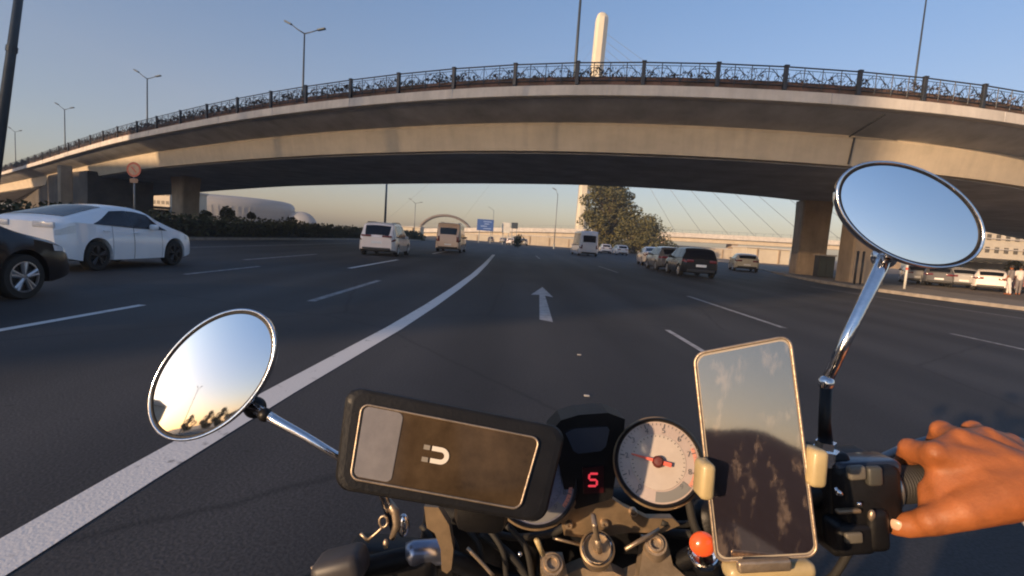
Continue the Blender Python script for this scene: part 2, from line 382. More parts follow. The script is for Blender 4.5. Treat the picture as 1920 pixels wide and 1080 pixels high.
W = 18.6
over = empty('overpass', tuple(edge[len(edge)//2]*Vector((1, 1, 0)).x), **dict(label='long curved concrete overpass crossing above the whole road with iron railing', cat='overpass')) if False else empty('overpass', (5, 22, 0), label='long curved concrete overpass crossing above the whole road with iron railing', cat='overpass')
def loft(prof, closed=True):
    mb = MB(); rows = []
    for i, p in enumerate(edge):
        t, n = frame_at(edge, i)
        r_ = [p+n*a+Vector((0, 0, z))-Vector((5, 22, 0)) for a, z in prof]
        if closed: r_.append(r_[0])
        rows.append(r_)
    return mb.grid(rows)
loft([(0.0, 8.35), (.35, 8.35), (.35, 7.87), (.05, 7.87), (-.02, 7.91)]).build('cornice', 'cornice', over, ang=30)
loft([(W-.35, 8.35), (W, 8.35), (W, 7.9), (W-.35, 7.87)]).build('cornice', 'cornice', over)
loft([(.352, 8.25), (.352, 7.85), (2.15, 7.20), (W-2.15, 7.20), (W-.352, 7.85), (W-.352, 8.25)]).build('deck', 'soffit', over, ang=20)
loft([(2.152, 7.198), (2.05, 7.05), (2.30, 5.84), (2.5, 5.80), (W-2.4, 5.80), (W-2.2, 7.198)]).build('girder', 'conc', over, ang=20)
# underside of girder: a thin lining in neutral grey soffit concrete
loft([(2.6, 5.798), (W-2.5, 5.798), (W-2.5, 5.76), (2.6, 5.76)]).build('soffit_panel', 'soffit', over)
loft([(.12, 8.355), (.62, 8.355), (.62, 8.74), (.12, 8.74)]).build('planter_box', mat('planter_paint', (.075, .06, .05), .85, col2=(.16, .09, .07), var=.6, scale=1.2, detail=9), over)
# planting along the planter
def leafcloud(mb, centre, rad, n, s, rr, squash=(1, 1, 1)):
    for _ in range(n):
        while True:
            q = Vector((rr.uniform(-1, 1), rr.uniform(-1, 1), rr.uniform(-1, 1)))
            if q.length <= 1: break
        q = q.normalized()*(q.length**.45)
        c = centre+Vector((q.x*rad*squash[0], q.y*rad*squash[1], q.z*rad*squash[2]))
        a = Vector((rr.uniform(-1, 1), rr.uniform(-1, 1), rr.uniform(-1, 1))).normalized(); b = a.orthogonal().normalized()
        ss = s*rr.uniform(.6, 1.3)
        mb.add([c-a*ss, c-b*ss*.6, c+a*ss, c+b*ss*.6], [(0, 1, 2, 3)])
mb = MB()
for i in range(0, len(edge)-1):
    t, n = frame_at(edge, i)
    if edge[i].x < -100 or edge[i].x > 40: continue
    for k in range(5):
        p = edge[i]+(edge[i+1]-edge[i])*rnd.random()+n*.3-Vector((5, 22, 0))
        leafcloud(mb, p+Vector((0, 0, 8.76+rnd.random()**2*.34)), rnd.uniform(.12, .28), 26, .075, rnd, (2.2, 1, .9))
tag(mb.build('planting', 'leafdark', over, fix=False), kind='stuff', label='low dark plants in the planter along the railing')
# railing: posts at the photo's spacing, then on at 3 m
posts = []
post_px = [218, 255, 293, 338, 387, 442, 505, 575, 657, 747, 848, 961, 1082, 1212, 1346, 1480, 1611, 1735, 1850]
def edge_at_px(px):
    best = None
    for i in range(len(edge)-1):
        a, b = edge[i], edge[i+1]
        for k in range(6):
            p = a+(b-a)*(k/6); q = Vector((p.x, p.y, p.z+9.2))-CO; z = q.dot(fwd)
            if z < 1: continue
            x = 960+FPX*q.dot(cr)/z
            if best is None or abs(x-px) < best[0]: best = (abs(x-px), p, i)
    return best[1], best[2]
posts = [edge_at_px(px) for px in post_px]
def walk(p, i, step, dirn, n):
    out = []; cur = p
    pts = [cur]+([edge[j] for j in range(i+1, len(edge))] if dirn > 0 else [edge[j] for j in range(i, -1, -1)])
    L = 0; need = step; k = 0
    while k < len(pts)-1 and len(out) < n:
        seg = (pts[k+1]-pts[k]).length
        if L+seg >= need:
            out.append(pts[k]+(pts[k+1]-pts[k])*((need-L)/max(seg, 1e-6))); need += step
        else: L += seg; k += 1
    return out
left = walk(posts[0][0], posts[0][1], 4.4, -1, 17)
right = walk(posts[-1][0], posts[-1][1], 3.1, 1, 9)
PP = left[::-1]+[p for p, _ in posts]+right
pmesh = None
for i, p in enumerate(PP):
    base = p-Vector((5, 22, 0))
    a = PP[min(i+1, len(PP)-1)]-PP[max(i-1, 0)]; ang = math.atan2(a.y, a.x)
    if pmesh is None:
        q = MB().rbox((0, 0, .49), (.16, .15, .98), .015); q.rbox((0, 0, 1.0), (.20, .19, .06), .02)
        po = q.build('railing_post', 'iron', over); pmesh = po
    else:
        po = pmesh.copy(); COL.objects.link(po); po.parent = over
    po.location = base+Vector((0, 0, 8.37))+Vector((-math.sin(ang), math.cos(ang), 0))*.06; po.rotation_euler = (0, 0, ang)
for i in range(len(PP)-1):
    a, b = PP[i], PP[i+1]; d = b-a; L = d.length; t = d.normalized(); n = Vector((-t.y, t.x, 0)).normalized()
    o0 = a-Vector((5, 22, 0))+n*.06+Vector((0, 0, 8.37))
    def q(u, z): return o0+t*(u*L)+Vector((0, 0, z))
    mb = MB(); mb.tube([q(0, .96), q(1, .96)], .030, 6); mb.tube([q(0, .84), q(1, .84)], .014, 5); mb.tube([q(0, .2), q(1, .2)], .022, 5)
    for k in (1, 2, 3): mb.tube([q(k/4, .1), q(k/4, .96)], .020, 5)
    for k in range(4):
        u0, u1 = k/4, (k+1)/4; um = (u0+u1)/2; s = 1 if k % 2 == 0 else -1
        A = [(u0, .2), (u0+.06, .5), (um, .62), (u1-.04, .86)] if s > 0 else [(u1, .2), (u1-.06, .5), (um, .62), (u0+.04, .86)]
        mb.tube([q(u, z) for u, z in A], .016, 4)
        A2 = [(u1, .25), (um+.03, .35), (um-.02, .5), (um+.03, .7), (u1, .75)] if s > 0 else [(u0, .25), (um-.03, .35), (um+.02, .5), (um-.03, .7), (u0, .75)]
        mb.tube([q(u, z) for u, z in A2], .015, 4)
        mb.tube([q(um+.035*math.cos(w*math.pi/4), .45+.12*math.sin(w*math.pi/4)) for w in range(9)], .014, 4, caps=False)
    for k in range(12):
        u = (k+.5)/12; mb.tube([q(u-.03, .22), q(u+.02*(-1)**k, .5), q(u-.02*(-1)**k, .82)], .009, 4)
    mb.build('railing_panel', 'iron', over)
# conduit on the girder face and a joint line
p, i = edge_at_px(1672); t, n = frame_at(edge, i); q0 = p+n*2.0-Vector((5, 22, 0))
MB().tube([q0+Vector((0, 0, 7.1)), q0+n*.2+Vector((0, 0, 5.9))], .045, 8).build('conduit', 'iron', over)
MB().tube([p-Vector((5, 22, 0))+n*.3+Vector((0, 0, 7.75)), q0-n*.05+t*-.3+Vector((0, 0, 7.1))], .04, 8).build('conduit', 'iron', over)
mb = MB()
for i in range(4, len(edge)-4, 4):
    t, n = frame_at(edge, i); p = edge[i]-Vector((5, 22, 0)); mb.box((p.x-n.x*.004, p.y-n.y*.004, p.z+8.12), (.03, .05, .44), Matrix.Rotation(math.atan2(t.y, t.x), 3, 'Z'))
mb.build('cornice_joint', 'soffit', over)
for i in range(10, len(edge)-4, 12):
    t, n = frame_at(edge, i); p = edge[i]+n*2.2-Vector((5, 22, 0)); mb = MB(); mb.tube([p-n*.14+Vector((0, 0, 7.12)), p-n*.03+n*.14+Vector((0, 0, 5.9))], .018, 6); mb.build('girder_joint', 'soffit', over)
# pillars
def pillar(cx, cy, w, d, rz, flare, ztop=5.78, m='pillar'):
    mb = MB(); rows = []
    for z, k in [(-.02, 1.0), (3.2, 1.0), (4.6, 1+flare*.35), (5.3, 1+flare*.8), (ztop, 1+flare)]:
        ring = []
        for (sx, sy) in [(-1, -.86), (-.9, -1), (.9, -1), (1, -.86), (1, .86), (.9, 1), (-.9, 1), (-1, .86), (-1, -.86)]:
            x = sx*w/2*k; y = sy*d/2
            ring.append(Vector((cx-5+x*math.cos(rz)-y*math.sin(rz), cy-22+x*math.sin(rz)+y*math.cos(rz), z)))
        rows.append(ring)
    mb.grid(rows)
    return mb.build('pillar', m, over, ang=25)
pillar(22.9, 40.2, 2.0, 1.8, R(-10), .06)
pillar(21.0, 31.2, 1.9, 1.8, R(-6), .03)
pillar(-36.3, 56.5, 2.6, 1.8, R(-35), .35)
pillar(-42.6, 48.6, .9, .9, R(-35), .05, 5.0)
pillar(75, 66, 2.5, 1.8, R(-20), .1)
# retaining wall under the left ramp, dark base colour with random tone
aw_ = resample([(-48.5, 60.5, 0), (-60, 69.5, 0), (-75, 83, 0), (-95, 102, 0), (-135, 140, 0)], 3)
rows = []
for i, p in enumerate(aw_):
    t, n = frame_at(aw_, i); n = -n; zt_ = 5.8 if i < 14 else 4.2; q_ = p-Vector((5, 22, 0))
    rows.append([q_-n*1.5, q_-n*1.5+Vector((0, 0, zt_)), q_+n*5, q_+n*5]); rows[-1][2] = q_+n*5+Vector((0, 0, zt_)); rows[-1].append(rows[-1][0])
mb = MB(); mb.grid(rows); N_ = len(rows[0])-1; mb.f.append(tuple(range(N_))); mb.build('abutment', mat('dark_wall', (.07, .06, .05), .9, var=.4, scale=.6), over)

# ------------------------------------------------------------------ street lamps
def lamp(px, pyj, Y, zb, h=None, arms=2, az=0, r0=.11, label='', arm=1.3, lean=None, m='pole', group='double armed street lamps', headpx=None):
    top = VY(px, pyj, Y); H = (top.z-zb) if h is None else h
    root = empty('street_lamp', (top.x, top.y, zb), label=label, cat='street lamp', group=group)
    lx = 0 if lean is None else lean
    MB().tube([(0, 0, 0), (lx*.5*H, 0, H*.5), (lx*H, 0, H)], [r0, r0*.8, r0*.55], 10).build('pole', m, root, smooth=True)
    if H > 3: MB().tube([(0, 0, 0), (lx*.9, 0, .9)], r0*1.5, 10).build('pole_base', m, root)
    for k in range(arms):
        s = -1 if k == 0 else 1
        dx = Vector((math.cos(az), math.sin(az), 0))*s; T = Vector((lx*H, 0, H-.05))
        rise = 1.0 if s < 0 else .35
        ar = MB().tube([T, T+dx*arm*.5+Vector((0, 0, rise*.35)), T+dx*arm+Vector((0, 0, rise*.8))], [r0*.5, r0*.42, r0*.36], 8).build('arm', m, root, smooth=True)
        e = T+dx*(arm+.28)+Vector((0, 0, rise*.8+.12*rise)); rot = Matrix.Rotation(az, 3, 'Z') @ Matrix.Rotation(-s*math.atan(.45*rise), 3, 'Y')
        MB().rbox(e, (.75, .28, .14), .05, rot).build('lamp_head', m, ar)
    return root
LAMP0 = lamp(571, 62, 45, 8.2, label='tallest looking double armed lamp on the overpass, left of the centre', az=R(-12))
lamp(276, 147, 63, 8.1, label='double armed lamp on the overpass above the round road sign', az=R(-12))
lamp(121, 205, 86, 7.4, label='double armed lamp on the overpass near the left, smaller than the one above the sign', az=R(-12))
lamp(28, 247, 116, 6.2, label='smallest and farthest double armed lamp at the left end of the overpass', az=R(-12))
lamp(1093, -60, 33, 8.2, label='dark lamp pole rising out of the frame just left of the white pylon', r0=.12, az=R(90))
lamp(1737, -2, 33, 8.2, label='single lamp pole on the right part of the overpass', arms=1, arm=.25, r0=.075, az=R(5))
lamp(727, 300, 60, 0, label='grey pole standing behind the white estate car', r0=.15, m='galv', az=R(10))
lamp(779, 381, 120, 0, label='thin pole at the left foot of the brown arch', r0=.12, m='galv', arm=1.0)
lamp(1046, 364, 92, 0, label='thin lamp pole left of the big tree', r0=.10, m='galv', arms=1, arm=.4)
lamp(926, 394, 180, 0, label='faint distant pole rising above the blue sign', r0=.13, m='galv', arms=1)
# the near pole at the left edge leans a little
top = VY(40, -40, 13.0); bot = VY(-24, 430, 13.0)
root = empty('lamp_post', (bot.x, 13.0, 0), label='tall dark post leaning at the left edge of the photo', cat='lamp post')
k = (top.x-bot.x)/(top.z-bot.z)
MB().tube([(-k*bot.z, 0, 0), (k*(4-bot.z), 0, 4), (k*(11.5-bot.z), 0, 11.5)], [.13, .105, .05], 12).build('pole', 'pole', root, smooth=True)
zc = VY(18, 92, 13.0).z
MB().tube([(k*(zc-bot.z-.07), 0, zc-.07), (k*(zc-bot.z+.07), 0, zc+.07)], .115, 12).build('collar', 'pole', root)
MB().tube([(k*(11.4-bot.z), 0, 11.4), (k*(11.4-bot.z)+.9, 0, 12.1)], .04, 8).build('arm', 'pole', root)

# ------------------------------------------------------------------ signs
def prohib():
    c = VY(251, 318, 26.0); root = empty('road_sign', (c.x, c.y, .12), label='round red rimmed road sign on a thin post above the white saloon', cat='road sign')
    zc = c.z-.12
    MB().tube([(0, .03, 0), (0, .03, zc+.2)], .04, 10).build('post', 'galv', root, smooth=True)
    MB().lathe((0, 0, zc), (0, -1, 0), [(-.02, 0), (-.02, .36), (.0, .37), (.012, .36), (.012, .27), (.006, .27)], 36).build('sign_rim', 'redsign', root, ang=30)
    MB().lathe((0, 0, zc), (0, -1, 0), [(.0075, .27), (.0075, 0)], 36).build('sign_face', mat('faded_sign_face', (.42, .26, .18), .5, var=.15, scale=5), root)
    mb = MB(); mb.box((0, -.011, zc), (.07, .004, .36), Matrix.Rotation(R(-42), 3, 'Y')); mb.build('sign_bar', 'redsign', root)
    MB().rbox((0, .0, zc-.55), (.42, .02, .22), .008).build('lower_plate', mat('plate_brown', (.2, .12, .09), .5), root)
prohib()
def gantry(px, py, w, h, Y, m, label, marks=True):
    c = VY(px, py, Y); root = empty('direction_sign', (c.x, c.y, 0), label=label, cat='direction sign', group='direction signs over the far road')
    s = Y/960; w *= s; h *= s
    MB().rbox((0, 0, c.z), (w, .12, h), .03).build('sign_panel', m, root)
    for sx in (-.35, .35): MB().tube([(w*sx, .12, 0), (w*sx, .12, c.z+h*.4)], .08, 8).build('post', 'galv', root)
    if marks:
        mb = MB()
        for k in range(4): mb.box((w*rnd.uniform(-.12, .2), -.064, c.z+h*(.3-.2*k)), (w*rnd.uniform(.25, .5), .004, h*.06))
        mb.build('sign_marks', mat('sign_mark_paint', (.25, .35, .6), .5), root)
gantry(910, 422, 31, 21, 110, 'bluesign', 'blue road sign panel above the far road by the brown arch')
gantry(949, 427, 15, 19, 112, 'whitesign', 'pale rectangular sign panel to the right of the blue one', False)
gantry(965, 423, 12, 11, 108, 'pole', 'small dark sign panel right of the pale one', False)

# ------------------------------------------------------------------ far viaduct, arch, pylon, cables
v = empty('viaduct', (20, 200, 0), label='far sunlit pale viaduct running level across the horizon', cat='viaduct')
vp = [(600, 436, 230), (755, 433, 215), (860, 431, 208), (1000, 430.5, 200), (1250, 439, 190), (1480, 451, 180), (1700, 462, 172), (1920, 470, 165)]
vpts = [VY(x, y, Y) for x, y, Y in vp]; vs_ = smooth_path(resample(vpts, 8), 4)
def vloft(prof, name, m):
    rows = []
    for p in vs_: rows.append([Vector((p.x-20, p.y-200+a, p.z+z)) for a, z in prof]+[Vector((p.x-20, p.y-200+prof[0][0], p.z+prof[0][1]))])
    MB().grid(rows).build(name, m, v)
vloft([(0, -.75), (0, .85), (.5, .85), (12, .85), (12, -.75)], 'deck', 'cornice')
vloft([(1.2, -2.3), (1.2, -.752), (11, -.752), (11, -2.3)], 'girder', 'conc')
for i in range(2, len(vs_)-1, 3):
    p = vs_[i]
    if p.z < 3.5: continue
    MB().box((p.x-20, p.y-200+5, (p.z-2.3)/2), (1.8, 6, p.z-2.3)).build('pier', 'pillar', v)
rows = []
mb = MB()
for i in range(len(vs_)-1):
    a = vs_[i]-Vector((20, 200, 0)); b = vs_[i+1]-Vector((20, 200, 0))
    mb.tube([a+Vector((0, .3, 1.9)), b+Vector((0, .3, 1.9))], .05, 4)
    for k in range(3): q = a+(b-a)*(k/3); mb.tube([q+Vector((0, .3, .85)), q+Vector((0, .3, 1.9))], .05, 4)
mb.build('railing', 'galv', v)
# steel arch
a0 = VY(783, 436, 240); a1 = VY(886, 436, 240); ac = VY(837, 404, 240); root = empty('arch', ((a0.x+a1.x)/2, 240, 0), label='brown steel arch rising above the far viaduct behind the beige van', cat='arch')
for dy in (0, 3.0):
    pts = [Vector(((a1.x-a0.x)/2*math.cos(math.pi*(1-i/24)), dy, a0.z-1+(ac.z-a0.z+1)*math.sin(math.pi*i/24))) for i in range(25)]
    MB().tube(pts, .55, 8).build('arch_rib', mat('brown_steel', (.14, .11, .09), .6, var=.1), root, smooth=True)
mb = MB()
for i in range(3, 22, 3):
    x = (a1.x-a0.x)/2*math.cos(math.pi*(1-i/24)); z = a0.z-1+(ac.z-a0.z+1)*math.sin(math.pi*i/24)
    mb.tube([(x, 0, z), (x, 0, 0)], .05, 5)
mb.build('hangers', 'galv', root)
MB().box((0, 1.5, a0.z/2-.6), ((a1.x-a0.x), 5, .9)).build('arch_deck', 'conc', root)
# pylon
PT = VY(1130, 24, 250); PB = VY(1086, 462, 250)
root = empty('bridge_pylon', (PB.x, 250, 0), label='tall white cable stayed bridge pylon with rounded top behind the overpass', cat='pylon')
ht = PT.z; lean = (PT.x-PB.x)
mb = MB(); rows = []
for i in range(41):
    t = i/30 if i < 29 else 28/30+(i-28)/12*2/30; z = ht*t; w = 2.9-.1*t; d = 3.4
    if t > .965: q_ = math.sqrt(max(.04, 1-((t-.965)/.036)**2)); w *= q_; d *= q_
    cx = lean*t
    rows.append([Vector((cx+w*sx, d*sy, z)) for sx, sy in [(-.6, -1), (.25, -1), (1, -.45), (1, .6), (.5, 1), (-.6, 1), (-1, .55), (-1, -.6), (-.6, -1)]])
mb.grid(rows); mb.build('shaft', 'tower', root, ang=40)
anch = [(1700, 455, 176), (1640, 455, 178), (1580, 452, 180), (1520, 452, 182), (1470, 450, 184), (1420, 448, 186), (1370, 445, 188), (1320, 443, 190), (1270, 441, 192)]
for k, (x, y, Y) in enumerate(anch):
    e = VY(x, y, Y)-Vector((PB.x, 250, 0)); s = Vector((lean*(.93-.03*k), 0, ht*(.93-.03*k)))
    mid = (s+e)/2-Vector((0, 0, 1.2))
    MB().tube([s, mid, e], .07, 5).build('cable', 'galv', root, smooth=True)
for k, x in enumerate([700, 850]):
    e = VY(x, 434, 225)-Vector((PB.x, 250, 0)); s = Vector((lean*(.93-.03*k), 3, ht*(.93-.03*k)))
    MB().tube([s, (s+e)/2-Vector((0, 0, 1)), e], .035, 4).build('cable', 'galv', root, smooth=True)

# ------------------------------------------------------------------ distant buildings on the left
def arena(px0, px1, Y, top_px, h_line, label, name, m, dome=False):
    x0 = VY(px0, 420, Y).x; x1 = VY(px1, 420, Y).x; cx = (x0+x1)/2; rx = (x1-x0)/2; H = top_px; ff = (Y+rx*.7)/Y; cx *= ff; rx *= ff
    root = empty(name, (cx, Y+rx*.7, 0), label=label, cat='arena')
    rows = []
    for i in range(49):
        a = 2*math.pi*i/48
        row = []
        for t in range(13):
            if dome: s = math.cos(t/12*math.pi/2); z = H*math.sin(t/12*math.pi/2)
            else: s, z = [(.94, 0), (.95, H*.1), (.97, H*.25), (.985, H*.4), (1, H*.55), (1.0, H*.7), (.985, H*.82), (.95, H*.9), (.88, H*.955), (.75, H*.99), (.5, H*1.01), (.25, H*1.02), (0.001, H*1.02)][t]
            row.append(Vector((rx*s*math.cos(a), rx*.7*s*math.sin(a), z)))
        rows.append(row)
    MB().grid(rows).build('shell', m, root, smooth=True)
    if not dome:
        ring = [Vector((rx*1.005*math.cos(2*math.pi*i/48), rx*.7*1.005*math.sin(2*math.pi*i/48), H*.18)) for i in range(49)]
        MB().tube(ring, H*.02, 6).build('lower_band', 'window', root)
        mb = MB()
        for i in range(0, 96):
            a = 2*math.pi*i/96; mb.tube([(rx*.96*math.cos(a), rx*.672*math.sin(a), 0), (rx*1.006*math.cos(a), rx*.704*math.sin(a), H*.6)], .12, 4)
        mb.build('facade_ribs', 'greywall', root)
arena(215, 540, 300, 16, 0, 'large grey curved arena building in the distance under the overpass', 'arena', 'greywall')
arena(534, 594, 330, 9.5, 0, 'small grey domed hall right of the large arena', 'domed_hall', 'greywall', True)
def block(name, px0, px1, Y, zt, depth, rz, m, label, cols, floors, w=1.2, h=1.3, z0=1.2, cat='building', winm='window'):
    a = VY(px0, 430, Y).x; b = VY(px1, 430, Y).x; L = b-a; root = empty(name, ((a+b)/2, Y, 0), rz, label=label, cat=cat)
    MB().box((0, depth/2, zt/2), (L, depth, zt)).build('wall', m, root)
    MB().box((0, depth/2, zt+.25), (L+.8, depth+.8, .5)).build('roof', 'cornice', root)
    proto = None; fr = None
    for i in range(cols):
        for j in range(floors):
            x = -L/2+(i+.5)*L/cols; z = z0+(j+.5)*(zt-z0)/floors
            if proto is None:
                proto = MB().box((0, 0, 0), (w, .06, h)).build('window', winm, root)
                wf = proto
            else:
                wf = proto.copy(); COL.objects.link(wf); wf.parent = root
            wf.location = (x, -.02, z)
    return root, L
block('office_building', 200, 318, 150, 8.6, 18, 0, 'whitewall', 'low cream building with patterned facade behind the overpass pillar', 14, 3, .9, 1.0)
b_, L_ = block('apartment_building', 1812, 2100, 150, 24, 16, R(0), 'whitewall', 'sunlit cream apartment block beyond the right mirror', 16, 6, 1.3, 1.7, 2)
mb = MB()
for j in range(1, 7): mb.box((0, -.25, 2+(j)*3-.2), (L_-1, .5, .22))
mb.build('balcony_slab', 'cornice', b_)
# kiosk by the sign
c = VY(302, 405, 75); root = empty('kiosk', (c.x, c.y, 0), label='small kiosk with a pale overhanging roof beside the flared pillar', cat='kiosk')
MB().box((0, 1, 1.05), (2.4, 2, 2.1)).build('wall', 'soffit', root); MB().box((0, .8, 2.35), (3.6, 3, .35)).build('roof', 'cornice', root)
for sx in (-1.6, 1.6): MB().tube([(sx, -.5, 0), (sx, -.5, 2.2)], .06, 6).build('post', 'whitesign', root)
# right canopy over the parking
c = VY(1900, 492, 62); root = empty('canopy', (c.x+8, 62, 0), label='long pale sunlit canopy roof behind the parked cars on the right', cat='canopy')
MB().box((0, 2.5, 2.65), (30, 6, .45)).build('roof', 'whitewall', root)
for k in range(6): MB().box((-14+5.6*k, 0, 1.2), (.2, .2, 2.4)).build('post', 'galv', root)
MB().box((0, 5.4, 1.2), (30, .2, 2.4)).build('wall', 'soffit', root)
# low far walls and sheds lit by the sun beyond the viaduct
def farwall(name, px0, px1, Y, z, m, label):
    a = VY(px0, 450, Y).x; b = VY(px1, 450, Y).x; root = empty(name, ((a+b)/2, Y, 0), label=label, cat='wall' if 'wall' in name else 'shed')
    MB().box((0, .4, z/2), (b-a, .8 if 'wall' in name else 6, z)).build('wall', m, root)
    MB().box((0, .4, z+.12), (b-a+.3, 1.1 if 'wall' in name else 6.6, .22)).build('coping' if 'wall' in name else 'roof', 'cornice', root)
    mb = MB(); n = max(2, int((b-a)/4))
    for i in range(n): mb.box((-(b-a)/2+(i+.5)*(b-a)/n, -.05 if 'wall' in name else -2.7, z*.5), (.25, .15, z*.9))
    mb.build('pilasters', 'pillar', root)
farwall('retaining_wall', 975, 1085, 135, 2.3, 'conc', 'sunlit tan wall along the far road left of the minibus')
farwall('retaining_wall', 855, 960, 160, 1.8, 'whitewall', 'low cream wall beneath the blue road sign')
farwall('boundary_wall', 1235, 1480, 120, 2.2, 'conc', 'long tan wall with dark gaps behind the black hatchback')
farwall('low_shed', 1390, 1470, 95, 2.6, 'whitewall', 'pale shed just left of the right pillars')
farwall('low_shed', 735, 790, 150, 2.6, 'whitewall', 'pale low shed seen past the white estate car')

# ------------------------------------------------------------------ hedge, bushes and trees
mb = MB(); rr = random.Random(3)
for y in range(10, 92, 1):
    t = (y-10)/82; x = -20.6 if y < 45 else -20.6+(y-45)*.07
    for k in range(7): leafcloud(mb, Vector((x+rr.uniform(-.4, .4), y+rr.random(), .75+rr.uniform(-.15, .2))), .62, 26, .13, rr, (1, 1, 1.15))
hed = empty('hedge', (-20.6, 40, 0), label='long dark clipped hedge on the left median behind the cars', cat='hedge')
o = mb.build('foliage', 'foliage2', hed, fix=False); o.location = (20.6, -40, 0)
mb = MB()
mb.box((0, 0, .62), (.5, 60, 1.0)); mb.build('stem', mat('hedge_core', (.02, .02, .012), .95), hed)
def bush(px, py, Y, rad, label, m='foliage2', n=420, s=.16, sq=(1, 1, 1), name='bush'):
    c = VY(px, py, Y); root = empty(name, (c.x, c.y, 0), label=label, cat='bush'); rr = random.Random(int(px))
    mb = MB()
    for k in range(7):
        a = rr.uniform(0, 6.3); q = rr.uniform(0, .55)*rad
        leafcloud(mb, Vector((math.cos(a)*q, math.sin(a)*q, c.z+rr.uniform(-.35, .35)*rad)), rad*rr.uniform(.4, .62), n//7, s, rr, sq)
    mb.build('crown', m, root, fix=False)
    MB().tube([(0, 0, 0), (.05, 0, c.z*.6), (-.05, .05, c.z)], [.1, .07, .04], 7).build('trunk', 'bark', root)
bush(543, 424, 62, 1.6, 'round dark bush at the right end of the hedge by the domed hall')
bush(425, 402, 52, 1.0, 'dark bush poking above the hedge in front of the arena')
bush(388, 408, 48, .8, 'smaller dark bush beside the flared pillar')
bush(471, 404, 60, .55, 'small dark topped shrub on a thin stem above the hedge')
bush(972, 452, 80, 1.15, 'small dark round bush left of the far minibus', 'foliage2')
bush(785, 448, 85, 1.2, 'dark bush left of the beige van', 'foliage2')
bush(1255, 462, 90, 1.7, 'dark bush behind the white saloon on the right', 'foliage2')
bush(1160, 462, 100, 1.8, 'low dark bush under the big tree', 'foliage2')
bush(1905, 503, 45, .9, 'leafy bush at the right edge behind the parked cars', 'foliage')
def tree(px, Y, h, rad, label, seed, blobs, m='foliage', s=.30, per=190):
    b = G(px, 470); x = VY(px, 462, Y).x; root = empty('broadleaf_tree', (x, Y, 0), label=label, cat='tree', group='trees beyond the overpass'); rr = random.Random(seed)
    mb = MB(); mb.tube([(0, 0, 0), (.1, 0, h*.2), (-.1, .1, h*.45), (.2, 0, h*.75)], [h*.028, h*.022, h*.016, h*.006], 9)
    pts = []
    for k in range(blobs):
        t = rr.random(); z = h*(.12+.83*t); w = rad*math.sin(math.pi*min(1, max(.12, (t*.86+.13))))**.6
        a = rr.uniform(0, 6.28); q = w*math.sqrt(rr.random())*.9
        pts.append((Vector((math.cos(a)*q, math.sin(a)*q, z)), rr.uniform(.14, .30)*rad))
    for p, r_ in pts[::2]:
        z0 = max(h*.12, p.z-h*.22); mb.tube([(0, 0, z0), (p.x*.5, p.y*.5, (z0+p.z)/2+.2), p], [h*.010, h*.007, h*.003], 5)
    mb.build('trunk', 'bark', root)
    cr_ = MB()
    for p, r_ in pts: leafcloud(cr_, p, r_*1.25, per, s, rr, (1.1, 1.1, .85))
    cr_.build('crown', m, root, fix=False); return root
tree(1138, 112, 17.5, 6.3, 'tall broad tree in front of the white pylon base beyond the overpass', 5, 120, per=150)
tree(1197, 104, 7.6, 5.4, 'lower rounded tree joined to the right of the tall one', 9, 64, s=.24, per=130)
SMALLT = tree(1100, 118, 4.4, 2.6, 'small tree at the left foot of the tall one', 12, 20, s=.22, per=90)

